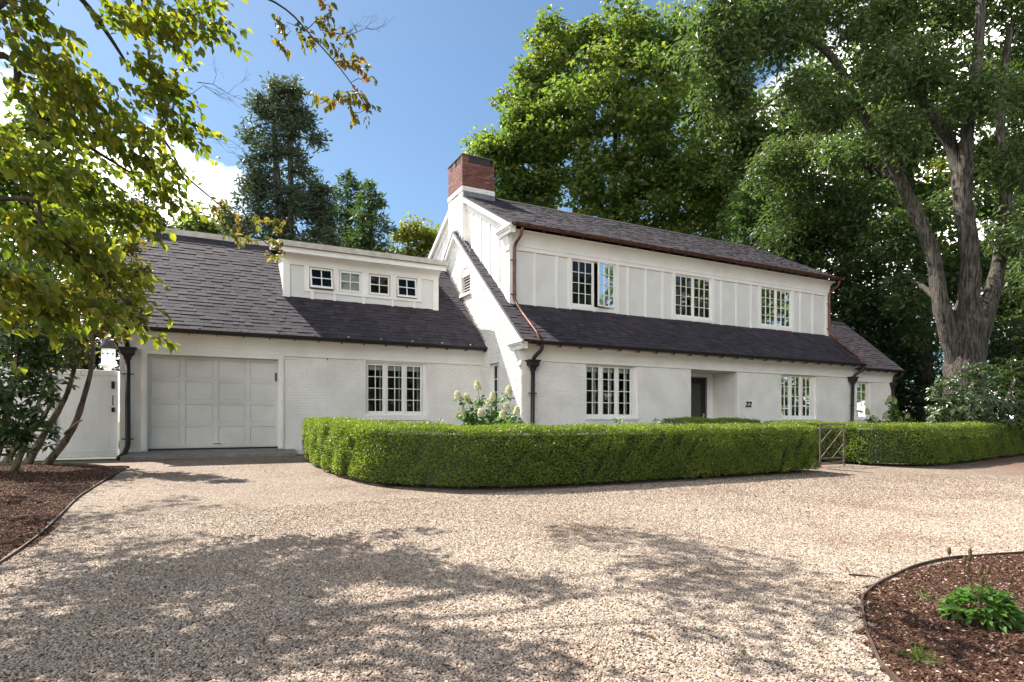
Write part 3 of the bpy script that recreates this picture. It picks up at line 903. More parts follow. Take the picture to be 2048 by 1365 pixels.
# ---- cornice returns and corbels at the left corners
def cornice_return(xw, yw, ye, yb, ztop, s=1.0):
    m = MB()
    m.box(xw-0.20*s, xw, ye, yb, ztop-0.06, ztop)
    m.box(xw-0.17*s, xw, ye+0.02, yb-0.04, ztop-0.11, ztop-0.06)
    m.box(xw-0.14*s, xw, ye+0.04, yb-0.08, ztop-0.22, ztop-0.11)
    r = m.build('cornice_return', M['trim'], HOUSE)
    k = MB()     # tapering corbel below
    y0, y1 = yw-0.03, yb-0.24
    k.poly([(xw-0.10*s,y0,ztop-0.22),(xw-0.10*s,y1,ztop-0.22),(xw-0.03,y1-0.12,ztop-0.52),(xw-0.03,y0,ztop-0.52),
            (xw,y0,ztop-0.22),(xw,y1,ztop-0.22),(xw,y1-0.12,ztop-0.52),(xw,y0,ztop-0.52)],
           [(0,1,2,3),(1,5,6,2),(3,2,6,7),(0,3,7,4),(0,4,5,1)])
    k.box(xw-0.06*s, xw, y0, y1-0.10, ztop-0.60, ztop-0.52)
    k.build('corbel', M['trim'], r)
    c = MB()
    c.box(xw-0.12*s, xw, ye+0.06, yb-0.10, ztop+0.0, ztop+0.012)
    c.build('flashing', M['lead'], r)
cornice_return(XU0, YU, 13.76, 14.66, 6.37)
cornice_return(XM0, YM, 12.84, 13.66, 3.25)

# ---- step flashing where the garage roof meets the gable
for k in range(30):
    s = k/30
    y = 15.35 + s*(YR_G-15.35); z = ZE_G + 0.925*(y-15.24)
    MB().box(XM0-0.016, XM0-0.009, y, y+0.085, z-0.02, z+0.13+0.03*((k*7)%3)/2).build('step_flashing', M['lead'], gable_wall)
for k in range(8):
    y = 16.35 + k*0.14; z = rake_low(y)
    MB().box(XU0-0.175, XU0-0.168, y, y+0.09, z+0.0, z+0.16).build('step_flashing', M['lead'], upper_gable)

# ---- chimney
CX0, CX1, CY0, CY1 = 7.10, 8.16, 16.97, 18.13
mb = MB(); mb.box(CX0+0.01,CX1-0.01,CY0+0.01,CY1-0.01,7.0,9.12)
chimney = mb.build('chimney', M['mortar'], HOUSE)
bw, bh, jt = 0.203, 0.0675, 0.009
bk = MB().box(0,bw-jt,-0.012,0.09,0,bh-jt).mesh('brick'); bk.materials.append(M['red_brick'])
bkh = MB().box(0,0.097,-0.012,0.09,0,bh-jt).mesh('brick'); bkh.materials.append(M['red_brick'])
zb0 = 8.43
def put_brick(me_, mat4):
    o = bpy.data.objects.new('brick', me_); COL.objects.link(o); o.parent = chimney; o.matrix_local = mat4
def chimney_course(face, z, off, length, skip=None):
    u = -off
    while u < length-0.01:
        p0, p1 = max(u,0), min(u+bw-jt, length)
        if p1-p0 > 0.03 and not (skip and skip(p0,p1)):
            sx = (p1-p0)/(bw-jt)
            jit = random.gauss(0,0.0012)
            if face == 'front':
                m4 = Matrix.Translation((CX0+p0, CY0+jit, z)) @ Matrix.Diagonal((sx,1,1,1))
            else:
                m4 = Matrix.Translation((CX0+jit, CY1-p0, z)) @ Matrix.Rotation(-math.pi/2,4,'Z') @ Matrix.Diagonal((sx,1,1,1))
            put_brick(bk, m4)
        u += bw
for k in range(11):
    z = zb0 + k*bh
    chimney_course('front', z, (k%2)*bw/2, CX1-CX0)
    chimney_course('left', z, ((k+1)%2)*bw/2, CY1-CY0)
for k in range(11,15):                              # piers and openings under the cap
    z = zb0 + k*bh
    if k < 14:
        chimney_course('front', z, 0, CX1-CX0, skip=lambda a,b: a > 0.12 and b < CX1-CX0-0.05)
        chimney_course('left', z, 0, CY1-CY0, skip=lambda a,b: (0.18 < (a+b)/2 < 0.48) or (0.66 < (a+b)/2 < 0.96))
MB().box(CX0+0.11,CX1-0.13,CY0-0.006,CY0+0.02,zb0+11*bh,zb0+14*bh).build('dark_flue_slab', M['dark_frame'], chimney)  # solid slabs, coloured dark to stand in for shaded flue hollows
MB().box(CX0-0.006,CX0+0.02,CY0+0.2,CY0+0.47,zb0+11*bh,zb0+14*bh).build('dark_flue_slab', M['dark_frame'], chimney)
MB().box(CX0-0.006,CX0+0.02,CY0+0.68,CY0+0.95,zb0+11*bh,zb0+14*bh).build('dark_flue_slab', M['dark_frame'], chimney)
MB().box(CX0-0.03,CX1+0.03,CY0-0.03,CY1+0.03,zb0+14*bh,zb0+14*bh+0.045).build('chimney_cap', M['cap'], chimney, bevel=0.01)
mb = MB(); mb.box(CX0-0.02,CX1+0.02,CY0-0.02,CY1+0.02,8.28,zb0-0.004)
mb.build('painted_band', M['brick_white'], chimney)
mb = MB(); mb.box(CX0+0.03,CX1+0.028,CY0-0.026,CY0+0.04,8.02,8.279); mb.build('flashing', M['lead'], chimney)
put('painted_bricks', mesh_np('brick_course', *bricks(lambda a,b: [(CY0-0.02,CY1+0.02)], 8.285, zb0-0.004, side_fn(CX0-0.02), seed=8)), M['brick_white'], chimney)['kind'] = 'stuff'
put('painted_bricks', mesh_np('brick_course', *bricks(lambda a,b: [(CX0-0.02,CX1+0.02)], 8.285, zb0-0.004, front_fn(CY0-0.02), seed=8)), M['brick_white'], chimney)['kind'] = 'stuff'
mb = MB(); mb.box(CX0,XU0+0.02,CY0+0.0,CY1-0.0,6.2,8.28)
shaft = mb.build('chimney_shaft', M['brick_white'], HOUSE)
put('brick_courses', mesh_np('brick_course', *bricks(lambda a,b: [(CY0,CY1)], 6.3, 8.27, side_fn(CX0), seed=9)), M['brick_white'], shaft)['kind'] = 'stuff'

# ---- windows
def sash(win, T, u0, u1, z0, z1, cols, rows, fr=0.045, mu=0.018, mat='trim', pane_d=0.018):
    """one casement: T(u,d,z) -> world; d grows outwards"""
    m = MB()
    m.box(u0,u0+fr,-0.045,0,z0,z1,T); m.box(u1-fr,u1,-0.045,0,z0,z1,T)
    m.box(u0+fr,u1-fr,-0.045,0,z0,z0+fr*1.3,T); m.box(u0+fr,u1-fr,-0.045,0,z1-fr,z1,T)
    gu0, gu1, gz0, gz1 = u0+fr, u1-fr, z0+fr*1.3, z1-fr
    for k in range(1,cols):
        u = gu0+(gu1-gu0)*k/cols
        m.box(u-mu/2,u+mu/2,-0.036,-0.004,gz0,gz1,T)
    for k in range(1,rows):
        z = gz0+(gz1-gz0)*k/rows
        m.box(gu0,gu1,-0.035,-0.005,z-mu/2,z+mu/2,T)
    m.build('sash', M[mat], win)
    for i in range(cols):
        for j in range(rows):
            a, b = gu0+(gu1-gu0)*i/cols, gu0+(gu1-gu0)*(i+1)/cols
            c, d = gz0+(gz1-gz0)*j/rows, gz0+(gz1-gz0)*(j+1)/rows
            MB().box(a,b,-0.024,-0.020,c,d,T).build('pane', M['glass'], win)

def room(win, T, u0, u1, z0, z1, d0, d1):  # shallow box behind the glass, coloured dark in place of an unlit room
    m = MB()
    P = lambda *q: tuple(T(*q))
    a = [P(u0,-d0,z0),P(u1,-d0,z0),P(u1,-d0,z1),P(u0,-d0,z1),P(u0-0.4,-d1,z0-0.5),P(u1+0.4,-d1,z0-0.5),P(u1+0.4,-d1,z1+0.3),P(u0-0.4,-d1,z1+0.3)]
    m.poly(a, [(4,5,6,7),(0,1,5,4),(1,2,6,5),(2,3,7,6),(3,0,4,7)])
    m.build('dark_room_box', M['interior'], win)

def T_front(Y): return lambda u,d,z: (u, Y-d, z)
def T_side(X): return lambda u,d,z: (X-d, u, z)

def window(T, u0, u1, z0, z1, sashes, cols, rows, rec, blind=True, sill=True, curtain=0.0, label=None):
    fm = MB()
    fm.box(u0,u0+0.02,-rec-0.03,-rec+0.028,z0,z1,T)
    fm.box(sashes[-1][1]+0.012,u1,-rec-0.03,-rec+0.028,z0,z1,T)
    fm.box(u0+0.02,sashes[-1][1]+0.012,-rec-0.03,-rec+0.028,z1-0.03,z1,T)
    fm.box(u0+0.02,sashes[-1][1]+0.012,-rec-0.03,-rec+0.03,z0,z0+0.035,T)
    for (a,b),(c,d) in zip(sashes, sashes[1:]):
        fm.box(b+0.003,c-0.003,-rec-0.03,-rec+0.022,z0+0.035,z1-0.03,T)
    win = fm.build('window', M['trim'], HOUSE)
    TR = lambda u,d,z: T(u, d-rec, z)
    for (a,b) in sashes:
        sash(win, TR, a, b, z0+0.037, z1-0.032, cols, rows)
    if sill:
        MB().box(u0-0.03,u1+0.03,-rec-0.02,0.035,z0-0.055,z0-0.001,T).build('sill', M['trim'], win, bevel=0.004)
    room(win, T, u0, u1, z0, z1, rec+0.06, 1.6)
    if blind:
        for (a,b) in sashes:
            MB().box(a+0.05,b-0.05,-rec-0.10,-rec-0.085,z1-0.20,z1-0.05,T).build('blind', M['blind'], win)
    if curtain:
        for (a,b) in sashes:
            m = MB()
            w = curtain*(b-a)
            for k in range(4):
                m.box(b-0.05-w+w*k/4, b-0.05-w+w*(k+0.8)/4, -rec-0.14-0.015*(k%2), -rec-0.125-0.015*(k%2), z0+0.03, z1-0.05, T)
            m.build('curtain', M['blind'], win)
    return win
TG, TM, TW, TU = T_front(YG), T_front(YM), T_front(YW), T_front(YU)
window(TG, 3.82, 5.47, 1.42, 2.80, [(3.85,4.32),(4.37,4.84),(4.89,5.36)], 2, 4, 0.07, curtain=0.10)
MB().box(3.78,5.51,YG-0.045,YG+0.0,1.275,1.364).build('window_sill', M['brick_white'], HOUSE, bevel=0.005)
window(TM, 9.03, 10.75, 1.34, 2.77, [(9.06,9.54),(9.59,10.07),(10.12,10.60)], 2, 4, 0.08, curtain=0.16)
window(TM, 16.58, 18.28, 1.34, 2.77, [(16.61,17.08),(17.14,17.61),(17.67,18.14)], 2, 4, 0.08, curtain=0.30)
window(TW, 21.55, 23.05, 1.34, 2.77, [(21.58,22.22),(22.28,22.92)], 2, 4, 0.06, curtain=0.3)
window(T_side(XM0), 14.49, 15.08, 1.25, 2.84, [(14.52,15.05)], 2, 4, 0.10, blind=False, sill=False)

def window_upper(u0, u1, z0, z1, open_right):
    rec = 0.012
    fm = MB()
    mid = (u0+u1)/2
    for a,b in ((u0,u0+0.02),(mid-0.014,mid+0.014),(u1-0.02,u1)):
        fm.box(a,b,-0.10,-0.002,z0+0.02,z1-0.02,TU)
    fm.box(u0,u1,-0.10,-0.002,z0,z0+0.02,TU); fm.box(u0,u1,-0.10,-0.002,z1-0.02,z1,TU)
    win = fm.build('window', M['trim'], HOUSE)
    TR = lambda u,d,z: TU(u, d-rec, z)
    sash(win, TR, u0+0.022, mid-0.016, z0+0.022, z1-0.022, 3, 4, fr=0.036, mu=0.016)
    if not open_right:
        sash(win, TR, mid+0.016, u1-0.022, z0+0.022, z1-0.022, 3, 4, fr=0.036, mu=0.016)
    else:
        hx = u1-0.022; ang = R(15)
        ca, sa = math.cos(ang), math.sin(ang)
        def TO(u,d,z):
            du = u-hx
            return TU(hx + du*ca + d*sa, -du*sa*1.0 + d*ca + 0.01, z)
        sash(win, TO, mid+0.016, u1-0.022, z0+0.022, z1-0.022, 3, 4, fr=0.036, mu=0.016)
    room(win, TU, u0, u1, z0, z1, 0.11, 1.8)
    return win
for k,(a,b,c,d) in enumerate(UPW):
    window_upper(a,b,c,d,k == 0)

# ---- dormer on the garage roof
mb = MB()
DX0, DX1 = 1.92, 6.13
DW = [(2.55,3.16,4.74,5.32),(3.32,3.92,4.74,5.32),(4.12,4.72,4.74,5.32),(4.90,5.50,4.74,5.32)]
wall_plate(mb, DX0, DX1, 4.38, 5.62, DW, front_fn(YD), 0.10)
mb.poly([(DX0,YD,4.40),(DX0,18.5,6.10),(DX0,18.5,6.0),(DX0,YD,5.6)], [(0,1,2,3)])
mb.poly([(DX1,YD,4.40),(DX1,18.5,6.10),(DX1,18.5,6.0),(DX1,YD,5.6)], [(0,1,2,3)])
dormer = mb.build('dormer', M['panel'], HOUSE)
tm = MB()
tm.box(DX0-0.02,DX0+0.15,YD-0.03,YD+0.001,4.42,5.33)
tm.box(DX1-0.14,DX1+0.02,YD-0.03,YD+0.001,4.44,5.33)
tm.box(DX0-0.02,DX1+0.02,YD-0.034,YD+0.001,5.33,5.43)
edges = [2.43,2.55,3.16,3.32,3.92,4.12,4.72,4.90,5.50,5.63]
for a,b in ((2.43,2.55),(3.16,3.32),(3.92,4.12),(4.72,4.90),(5.50,5.63)):
    tm.box(a,b,YD-0.03,YD+0.001,4.66,5.33)
for a,b in ((2.55,3.16),(3.32,3.92),(4.12,4.72),(4.90,5.50)):
    tm.box(a,b,YD-0.03,YD+0.001,4.66,4.74)
    tm.box(a,b,YD-0.03,YD+0.001,5.32,5.33)
for x in (2.63,3.20,3.98,4.79,5.42):
    tm.box(x-0.035,x+0.035,YD-0.026,YD+0.001,4.44,4.66)
tm.build('dormer_trim', M['trim'], dormer)
tm = MB()
tm.extrude(cove_profile(YD-0.034, 5.43, YD-0.28, 5.58), DX0-0.04, DX1+0.04, 'X')
tm.box(DX0-0.14,DX1+0.14,YD-0.33,YD-0.29,5.56,5.70)
tm.build('dormer_cornice', M['trim'], dormer)
tm = MB()
tm.poly([(DX0-0.17,YD-0.40,5.70),(DX1+0.17,YD-0.40,5.70),(DX1+0.17,18.4,6.12),(DX0-0.17,18.4,6.12),
         (DX0-0.17,YD-0.40,5.84),(DX1+0.17,YD-0.40,5.84),(DX1+0.17,18.4,6.24),(DX0-0.17,18.4,6.24)],
        [(0,3,2,1),(4,5,6,7),(0,1,5,4),(1,2,6,5),(2,3,7,6),(3,0,4,7)])
tm.build('dormer_roof', M['weathered'], dormer)
for k,(a,b,c,d) in enumerate(DW):
    T0 = T_front(YD)
    fm = MB()
    fm.box(a,a+0.012,-0.09,-0.004,c,d,T0); fm.box(b-0.012,b,-0.09,-0.004,c,d,T0)
    fm.box(a+0.012,b-0.012,-0.09,-0.004,c,c+0.012,T0); fm.box(a+0.012,b-0.012,-0.09,-0.004,d-0.012,d,T0)
    win = fm.build('window', M['dark_frame'] if k != 1 else M['trim'], HOUSE)
    ang = (R(13), R(0), R(0), R(7))[k]
    hz = d-0.016
    ca, sa = math.cos(ang), math.sin(ang)
    TA = lambda u,dd,z,ca=ca,sa=sa,hz=hz: T0(u, (hz-z)*sa + dd*ca + 0.012, hz-(hz-z)*ca + dd*sa)
    sash(win, TA, a+0.016, b-0.016, c+0.016, d-0.016, 2, 2, fr=0.042, mu=0.022)
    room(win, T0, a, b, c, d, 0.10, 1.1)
    if k == 1:
        MB().box(a+0.03,b-0.03,-0.09,-0.08,c+0.02,d-0.02,T0).build('blind', M['blind'], win)

# ---- garage door
gd = MB()
YDR = YG+0.13
gd.box(-1.04,1.69,YDR,YDR+0.04,0.63,2.75)
gdoor = gd.build('garage_door', M['door_paint'], HOUSE)
cw = (1.69+1.04)/4; chh = (2.73-0.66)/4
rl = MB()
for i in range(5):
    x = -1.04+cw*i
    a, b = max(x-0.055,-1.04), min(x+0.055,1.69)
    for j in range(4):
        z0 = 0.66+chh*j
        rl.box(a,b,YDR-0.020,YDR+0.001,z0+0.0,z0+chh-0.006)
for j in range(4):
    for i in range(4):
        x = -1.04+cw*i
        z0 = 0.66+chh*j
        a, b = x+0.055, x+cw-0.055
        rl.box(a,b,YDR-0.0195,YDR+0.001,z0,z0+0.05)
        rl.box(a,b,YDR-0.0195,YDR+0.001,z0+chh-0.05,z0+chh-0.006)
rl.build('door_rails', M['door_paint'], gdoor)
for j in range(4):
    for i in range(4):
        a, b = -1.04+cw*i+0.062, -1.04+cw*(i+1)-0.062
        c, d = 0.66+chh*j+0.057, 0.66+chh*(j+1)-0.057
        MB().poly([(a,YDR-0.002,c),(b,YDR-0.002,c),(b,YDR-0.002,d),(a,YDR-0.002,d),(a+0.012,YDR-0.008,c+0.012),(b-0.012,YDR-0.008,c+0.012),(b-0.012,YDR-0.008,d-0.012),(a+0.012,YDR-0.008,d-0.012)],
                  [(4,5,6,7),(0,1,5,4),(1,2,6,5),(2,3,7,6),(3,0,4,7)]).build('panel', M['door_paint'], gdoor)
MB().tube([(0.28,YDR-0.02,0.72),(0.28,YDR-0.05,0.725),(0.43,YDR-0.05,0.725),(0.43,YDR-0.02,0.72)], 0.008, 8).build('handle', M['iron'], gdoor)
MB().box(1.62,1.66,YDR-0.05,YDR-0.02,2.23,2.43).build('hinge_plate', M['gate_metal'], gdoor)
MB().box(-1.04,1.69,YDR-0.006,YDR+0.03,0.605,0.632).build('weather_strip', M['iron'], gdoor)
ca_ = MB()
for (a,b) in ((-1.17,-1.05),(1.70,1.82)):
    ca_.box(a,b,YG-0.035,YG+0.002,0.60,2.84)
    ca_.box(a+0.03,b-0.03,YG-0.052,YG-0.034,0.60,2.82)
ca_.box(-1.05,1.70,YG-0.035,YG+0.002,2.752,2.838)
ca_.build('door_casing', M['trim'], gdoor)
mb = MB()
mb.poly([(-1.50,15.06,0.36),(2.05,15.06,0.36),(2.05,15.9,0.36),(-1.50,15.9,0.36),(-1.50,15.06,0.505),(2.05,15.06,0.505),(2.05,15.9,0.615),(-1.50,15.9,0.615)],
        [(0,3,2,1),(4,5,6,7),(0,1,5,4),(1,2,6,5),(2,3,7,6),(3,0,4,7)])
ap = mb.build('garage_apron', M['concrete'], None, bevel=0.012); tag(ap, 'low grey concrete slab in front of the garage door', kind='structure')

# ---- front door in its porch recess
YDO = YM+1.10
m = MB(); m.box(13.44,14.36,YDO-0.02,YDO+0.02,0.62,2.62); fd = m.build('front_door', M['black_door'], HOUSE)
m = MB()
m.box(14.36,14.40,YDO-0.06,YDO+0.02,0.60,2.66); m.box(13.40,13.44,YDO-0.06,YDO+0.02,0.60,2.66); m.box(13.44,14.36,YDO-0.06,YDO+0.02,2.62,2.66)
m.build('door_stop', M['lead'], fd)
m = MB()
m.box(14.40,14.64,YDO-0.075,YDO+0.03,0.58,2.768); m.box(12.73,13.40,YDO-0.075,YDO+0.03,0.58,2.768); m.box(13.40,14.40,YDO-0.075,YDO+0.03,2.66,2.768)
m.build('door_frame', M['trim'], fd)
MB().box(13.62,14.16,YDO-0.026,YDO-0.022,1.0,2.45).build('pane', M['glass'], fd)
m = MB(); m.tube([(14.28,YDO-0.03,1.45),(14.28,YDO-0.09,1.45),(14.19,YDO-0.09,1.45)], 0.011, 8); m.box(14.262,14.298,YDO-0.035,YDO-0.019,1.28,1.50); m.build('handle', M['chrome'], fd)
MB().box(14.60,14.66+0.012,YM-0.012,YM+0.09,0.5,2.768).build('porch_corner_board', M['trim'], HOUSE)
m = MB(); m.box(12.60,14.80,YM-0.4,YM+1.15,0.36,0.58); m.build('porch_step', M['concrete'], HOUSE)
# house number
for k, x in enumerate((14.93, 15.06)):
    cu = bpy.data.curves.new('digit', 'FONT'); cu.body = '2'; cu.size = 0.23; cu.shear = 0.25; cu.extrude = 0.012; cu.offset = 0.004
    tmp = bpy.data.objects.new('tmp', cu); COL.objects.link(tmp)
    dme = bpy.data.meshes.new_from_object(tmp.evaluated_get(bpy.context.evaluated_depsgraph_get()))
    bpy.data.objects.remove(tmp); bpy.data.curves.remove(cu)
    dme.materials.clear(); dme.materials.append(M['iron'])
    o = bpy.data.objects.new('house_number_digit', dme); COL.objects.link(o)
    o.rotation_euler = (R(90),0,0); o.location = (x, YM-0.03, 1.70)
    o.parent = HOUSE; o.matrix_parent_inverse = Matrix.Translation(-HOUSE.location)
MB().box(2.835,2.85,YG-0.06,YG,2.79,2.83).build('hook', M['iron'], HOUSE)

# ---- downspouts
def leader_head(p, w=0.17):
    x,y,z = p
    m = MB()
    def ring(hw, z_): return [(x-hw,y-hw*0.62,z_),(x+hw,y-hw*0.62,z_),(x+hw,y+hw*0.62,z_),(x-hw,y+hw*0.62,z_)]
    prof = [(w,z),(w,z-0.03),(w*0.86,z-0.05),(w*0.78,z-0.10),(w*0.80,z-0.13),(w*0.62,z-0.17),(w*0.44,z-0.20),(w*0.40,z-0.27)]
    pts = []
    for hw, z_ in prof: pts += ring(hw, z_)
    fs = [(0,1,2,3)]
    for i in range(len(prof)-1):
        for k in range(4):
            k2 = (k+1)%4
            fs.append((4*i+k,4*i+4+k,4*i+4+k2,4*i+k2))
    fs.append(tuple(4*(len(prof)-1)+k for k in range(4))[::-1])
    m.poly(pts, fs)
    return m
def bend(points, n=5, r=0.35):
    """round the corners of a polyline"""
    pts = [Vector(p) for p in points]
    out = [pts[0]]
    for i in range(1,len(pts)-1):
        a, b, c = pts[i-1], pts[i], pts[i+1]
        d1 = min((b-a).length*0.45, 0.10); d2 = min((c-b).length*0.45, 0.10)
        p0 = b+(a-b).normalized()*d1; p2 = b+(c-b).normalized()*d2
        for k in range(n+1):
            t = k/n
            out.append(p0*(1-t)**2 + b*2*t*(1-t) + p2*t*t)
    out.append(pts[-1])
    return out
def downspout(gut, head, base, foot, mat, straps):
    m = MB(); m.tube(bend(gut+[(head[0],head[1],head[2]-0.05)]), 0.05, 10)
    m.tube(bend([(head[0],head[1],head[2]-0.2),base]+foot), 0.052, 10)
    d = m.build('downspout', mat, HOUSE, smooth=True)
    leader_head(head).build('leader_head', mat, d)
    for z in straps:
        q = MB(); q.tube([(head[0],head[1],z-0.012),(head[0],head[1],z+0.012)], 0.058, 10); q.box(head[0]-0.11,head[0]+0.11,head[1]+0.0,head[1]+0.06,z-0.012,z+0.012)
        q.build('strap', M['iron'], d)
    return d
downspout([(-1.43,15.25,3.26),(-1.43,15.25,3.05),(-1.41,15.45,2.93)], (-1.40,15.46,2.86), (-1.40,15.50,0.72), [(-1.45,15.35,0.55),(-1.53,15.12,0.47)], M['bronze'], (2.28,0.86))
downspout([(7.48,12.82,3.18),(7.48,12.82,3.02),(7.36,13.0,2.85)], (7.36,13.06,2.78), (7.36,13.10,0.6), [(7.36,13.0,0.45)], M['bronze'], (1.95,0.9))
downspout([(20.30,12.84,3.18),(20.30,12.84,3.02),(20.10,13.0,2.86)], (20.06,13.05,2.79), (20.06,13.10,0.6), [(20.06,13.0,0.45)], M['bronze'], (1.8,0.9))
downspout([(24.55,13.96,3.18),(24.55,14.0,3.02),(24.44,14.2,2.88)], (24.42,14.25,2.79), (24.42,14.28,0.6), [(24.42,14.2,0.45)], M['bronze'], (1.8,))
def copper_spout(gx, wx, side):
    zf = lambda y: 3.235+RK*(y-12.80)+0.075
    pts = [(gx,13.74,6.30),(gx,13.78,6.12),(wx,YU-0.09,5.88),(wx,YU-0.09,zf(YU-0.09)+0.10),(wx+side*0.04,13.7,zf(13.7)),(wx+side*0.08,12.93,zf(12.93)),(wx+side*0.08,12.84,3.17)]
    m = MB(); m.tube(bend(pts), 0.042, 12)
    d = m.build('copper_downspout', M['copper'], HOUSE, smooth=True)
    for z in (5.5,4.6):
        q = MB(); q.tube([(wx,YU-0.09,z-0.012),(wx,YU-0.09,z+0.012)], 0.048, 12); q.box(wx-0.08,wx+0.08,YU-0.06,YU-0.03,z-0.012,z+0.012); q.build('strap', M['copper'], d)
copper_spout(7.42, 7.34, 1)
copper_spout(20.34, 20.20, 1)

# ================================================================== vegetation helpers
def unit(a):
    return a/np.maximum(np.linalg.norm(a,axis=-1,keepdims=True),1e-9)
def leaf_arrays(P, D, N, L, W, mode='d', fold=0.25, droop=0.15):
    """leaves at P growing along D with face normal near N. Returns V, loops, counts"""
    D = unit(D); B = unit(np.cross(D,N)); N = np.cross(B,D)
    L = np.broadcast_to(L,(len(P),))[:,None]; W = np.broadcast_to(W,(len(P),))[:,None]
    def pt(t,w): return P + D*L*t + B*W*w + N*(abs(w)*W*fold - droop*L*t*t)
    n = len(P)
    if mode == 'd':
        V = np.stack([pt(0,0),pt(0.45,0.5),pt(1,0),pt(0.45,-0.5)],1)
        f = np.array([0,1,2,0,2,3]); c = [3,3]; k = 4
    else:
        V = np.stack([pt(0,0),pt(0.28,0.42),pt(0.62,0.44),pt(1,0),pt(0.62,-0.44),pt(0.28,-0.42),pt(0.5,0)],1)
        f = np.array([0,6,2,1, 6,3,2, 0,5,4,6, 6,4,3]); c = [4,3,4,3]; k = 7
    Fi = ((np.arange(n)*k)[:,None]+f[None]).reshape(-1)
    return V.reshape(-1,3), Fi, np.tile(c,n)
def merge(parts):
    Vs, Fs, Cs, b = [], [], [], 0
    for V,Fi,C in parts:
        Vs.append(V); Fs.append(Fi+b); Cs.append(C); b += len(V)
    return np.concatenate(Vs), np.concatenate(Fs), np.concatenate(Cs)

def clump_points(g, C, rad, n, shell=0.5, flat=0.75):
    k = len(C)
    rad = np.broadcast_to(np.asarray(rad,float),(k,))
    idx = np.repeat(np.arange(k), n)
    d = unit(g.normal(size=(len(idx),3)))
    r = g.random(len(idx))**shell
    off = d*r[:,None]*rad[idx][:,None]; off[:,2] *= flat
    return C[idx]+off, d, idx

def leafy(g, C, rad, n, L, W, mode='d', shell=0.5, flat=0.75, up=0.7, hang=0.25, droop=0.15, fold=0.25):
    P, out, idx = clump_points(g, C, rad, n, shell, flat)
    m = len(P)
    N = np.array([0,0,up])[None] + 0.55*out + 0.55*g.normal(size=(m,3))
    D = 0.7*out + 0.8*g.normal(size=(m,3)); D[:,2] = D[:,2]*0.5 - hang
    Ls = L*g.uniform(0.45,1.4,m)
    return leaf_arrays(P, D, N, Ls, Ls*W, mode, fold, droop)

def lobe_centers(g, lobes, spacing_bias=0.42):
    out = []
    for (c, r, n) in lobes:
        r = np.array(r if hasattr(r,'__len__') else (r,r,r), float)
        d = unit(g.normal(size=(n,3)))
        out.append(np.array(c)[None] + d*(g.random(n)**spacing_bias)[:,None]*r[None])
    return np.concatenate(out)

def branch_mesh(g, limbs, targets, tip=0.012, wob=0.12, seg=6, rmax=0.09, lift=0.12):
    """limbs: [[(point, radius)...]]; thin branches grow from them to every target"""
    m = MB()
    nodes, rads = [], []
    for limb in limbs:
        pts = [Vector(p) for p,_ in limb]; rr = [r for _,r in limb]
        path, rad = [], []
        sp = smooth_path(pts, 5)
        for i,p in enumerate(sp):
            t = i/5; k = min(int(t), len(rr)-1); f = t-k
            r0 = rr[k]; r1 = rr[min(k+1,len(rr)-1)]
            path.append(p); rad.append((r0+(r1-r0)*f)*(1+0.07*math.sin(i*2.1+k)+0.05*math.sin(i*0.9)))
        m.tube(path, rad, 10 if rad[0] > 0.08 else 7)
        nodes += [tuple(p) for p in path]; rads += rad
    nodes = [np.array(q) for q in nodes]
    if len(targets):
        T = np.array(targets)
        A = np.array(nodes); order = np.argsort(np.min(np.linalg.norm(T[:,None]-A[None],axis=2),axis=1))
        NA = list(nodes); NR = list(rads)
        arr = np.array(NA)
        for i in order:
            t = T[i]
            dv = t[None]-arr
            dist = np.linalg.norm(dv,axis=1) + np.maximum(0,-dv[:,2])*0.8
            k = int(np.argmin(dist)); p = arr[k]
            ln = float(np.linalg.norm(t-p))
            if ln < 0.05: continue
            r0 = min(NR[k]*0.75, tip*1.2+0.013*ln, rmax)
            q1 = p+(t-p)*0.35+np.array([0,0,lift*ln])+g.normal(size=3)*wob*ln*0.5
            q2 = p+(t-p)*0.7+np.array([0,0,lift*0.8*ln])+g.normal(size=3)*wob*ln*0.5
            pts = [Vector(p),Vector(q1),Vector(q2),Vector(t)]
            m.tube(pts, [r0, r0*0.75+tip*0.25, r0*0.4+tip*0.6, tip], 5, cap=False)
            add = [q1,q2,t]; NR += [r0*0.75+tip*0.25, r0*0.4+tip*0.6, tip]
            arr = np.concatenate([arr, np.array(add)])
    return m

def px_limb(pts):
    return [(tuple(at(x,y,d)), r) for (x,y,d,r) in pts]
def px_lobe(x, y, rp, d, n, sy=1.0, sd=0.8):
    r = rp*d/F_PX
    return (tuple(at(x,y,d)), (r, r*sd, r*sy), n)

def tree(name, label, cat, base, limbs, lobes, clump_r, n_leaf, L, W, leaf_mat, bark, seed, group=None, mode='d', flat=0.7, hang=0.25, up=0.7, branch_every=1, tip=0.012, shell=0.5, rmax=0.09, bias=0.42):
    g = np.random.default_rng(seed)
    t = thing(name, label, cat, base, group)
    C = lobe_centers(g, lobes, bias)
    bm_ = branch_mesh(g, limbs, C[::branch_every], tip=tip, rmax=rmax)
    bm_.build('trunk', M[bark], t, smooth=True)
    rad = clump_r*g.uniform(0.65,1.3,len(C))
    me = mesh_np('leaf_crown', *leafy(g, C, rad, n_leaf, L, W, mode, shell, flat, up, hang))
    put('crown', me, M[leaf_mat], t)['kind'] = 'stuff'
    return t

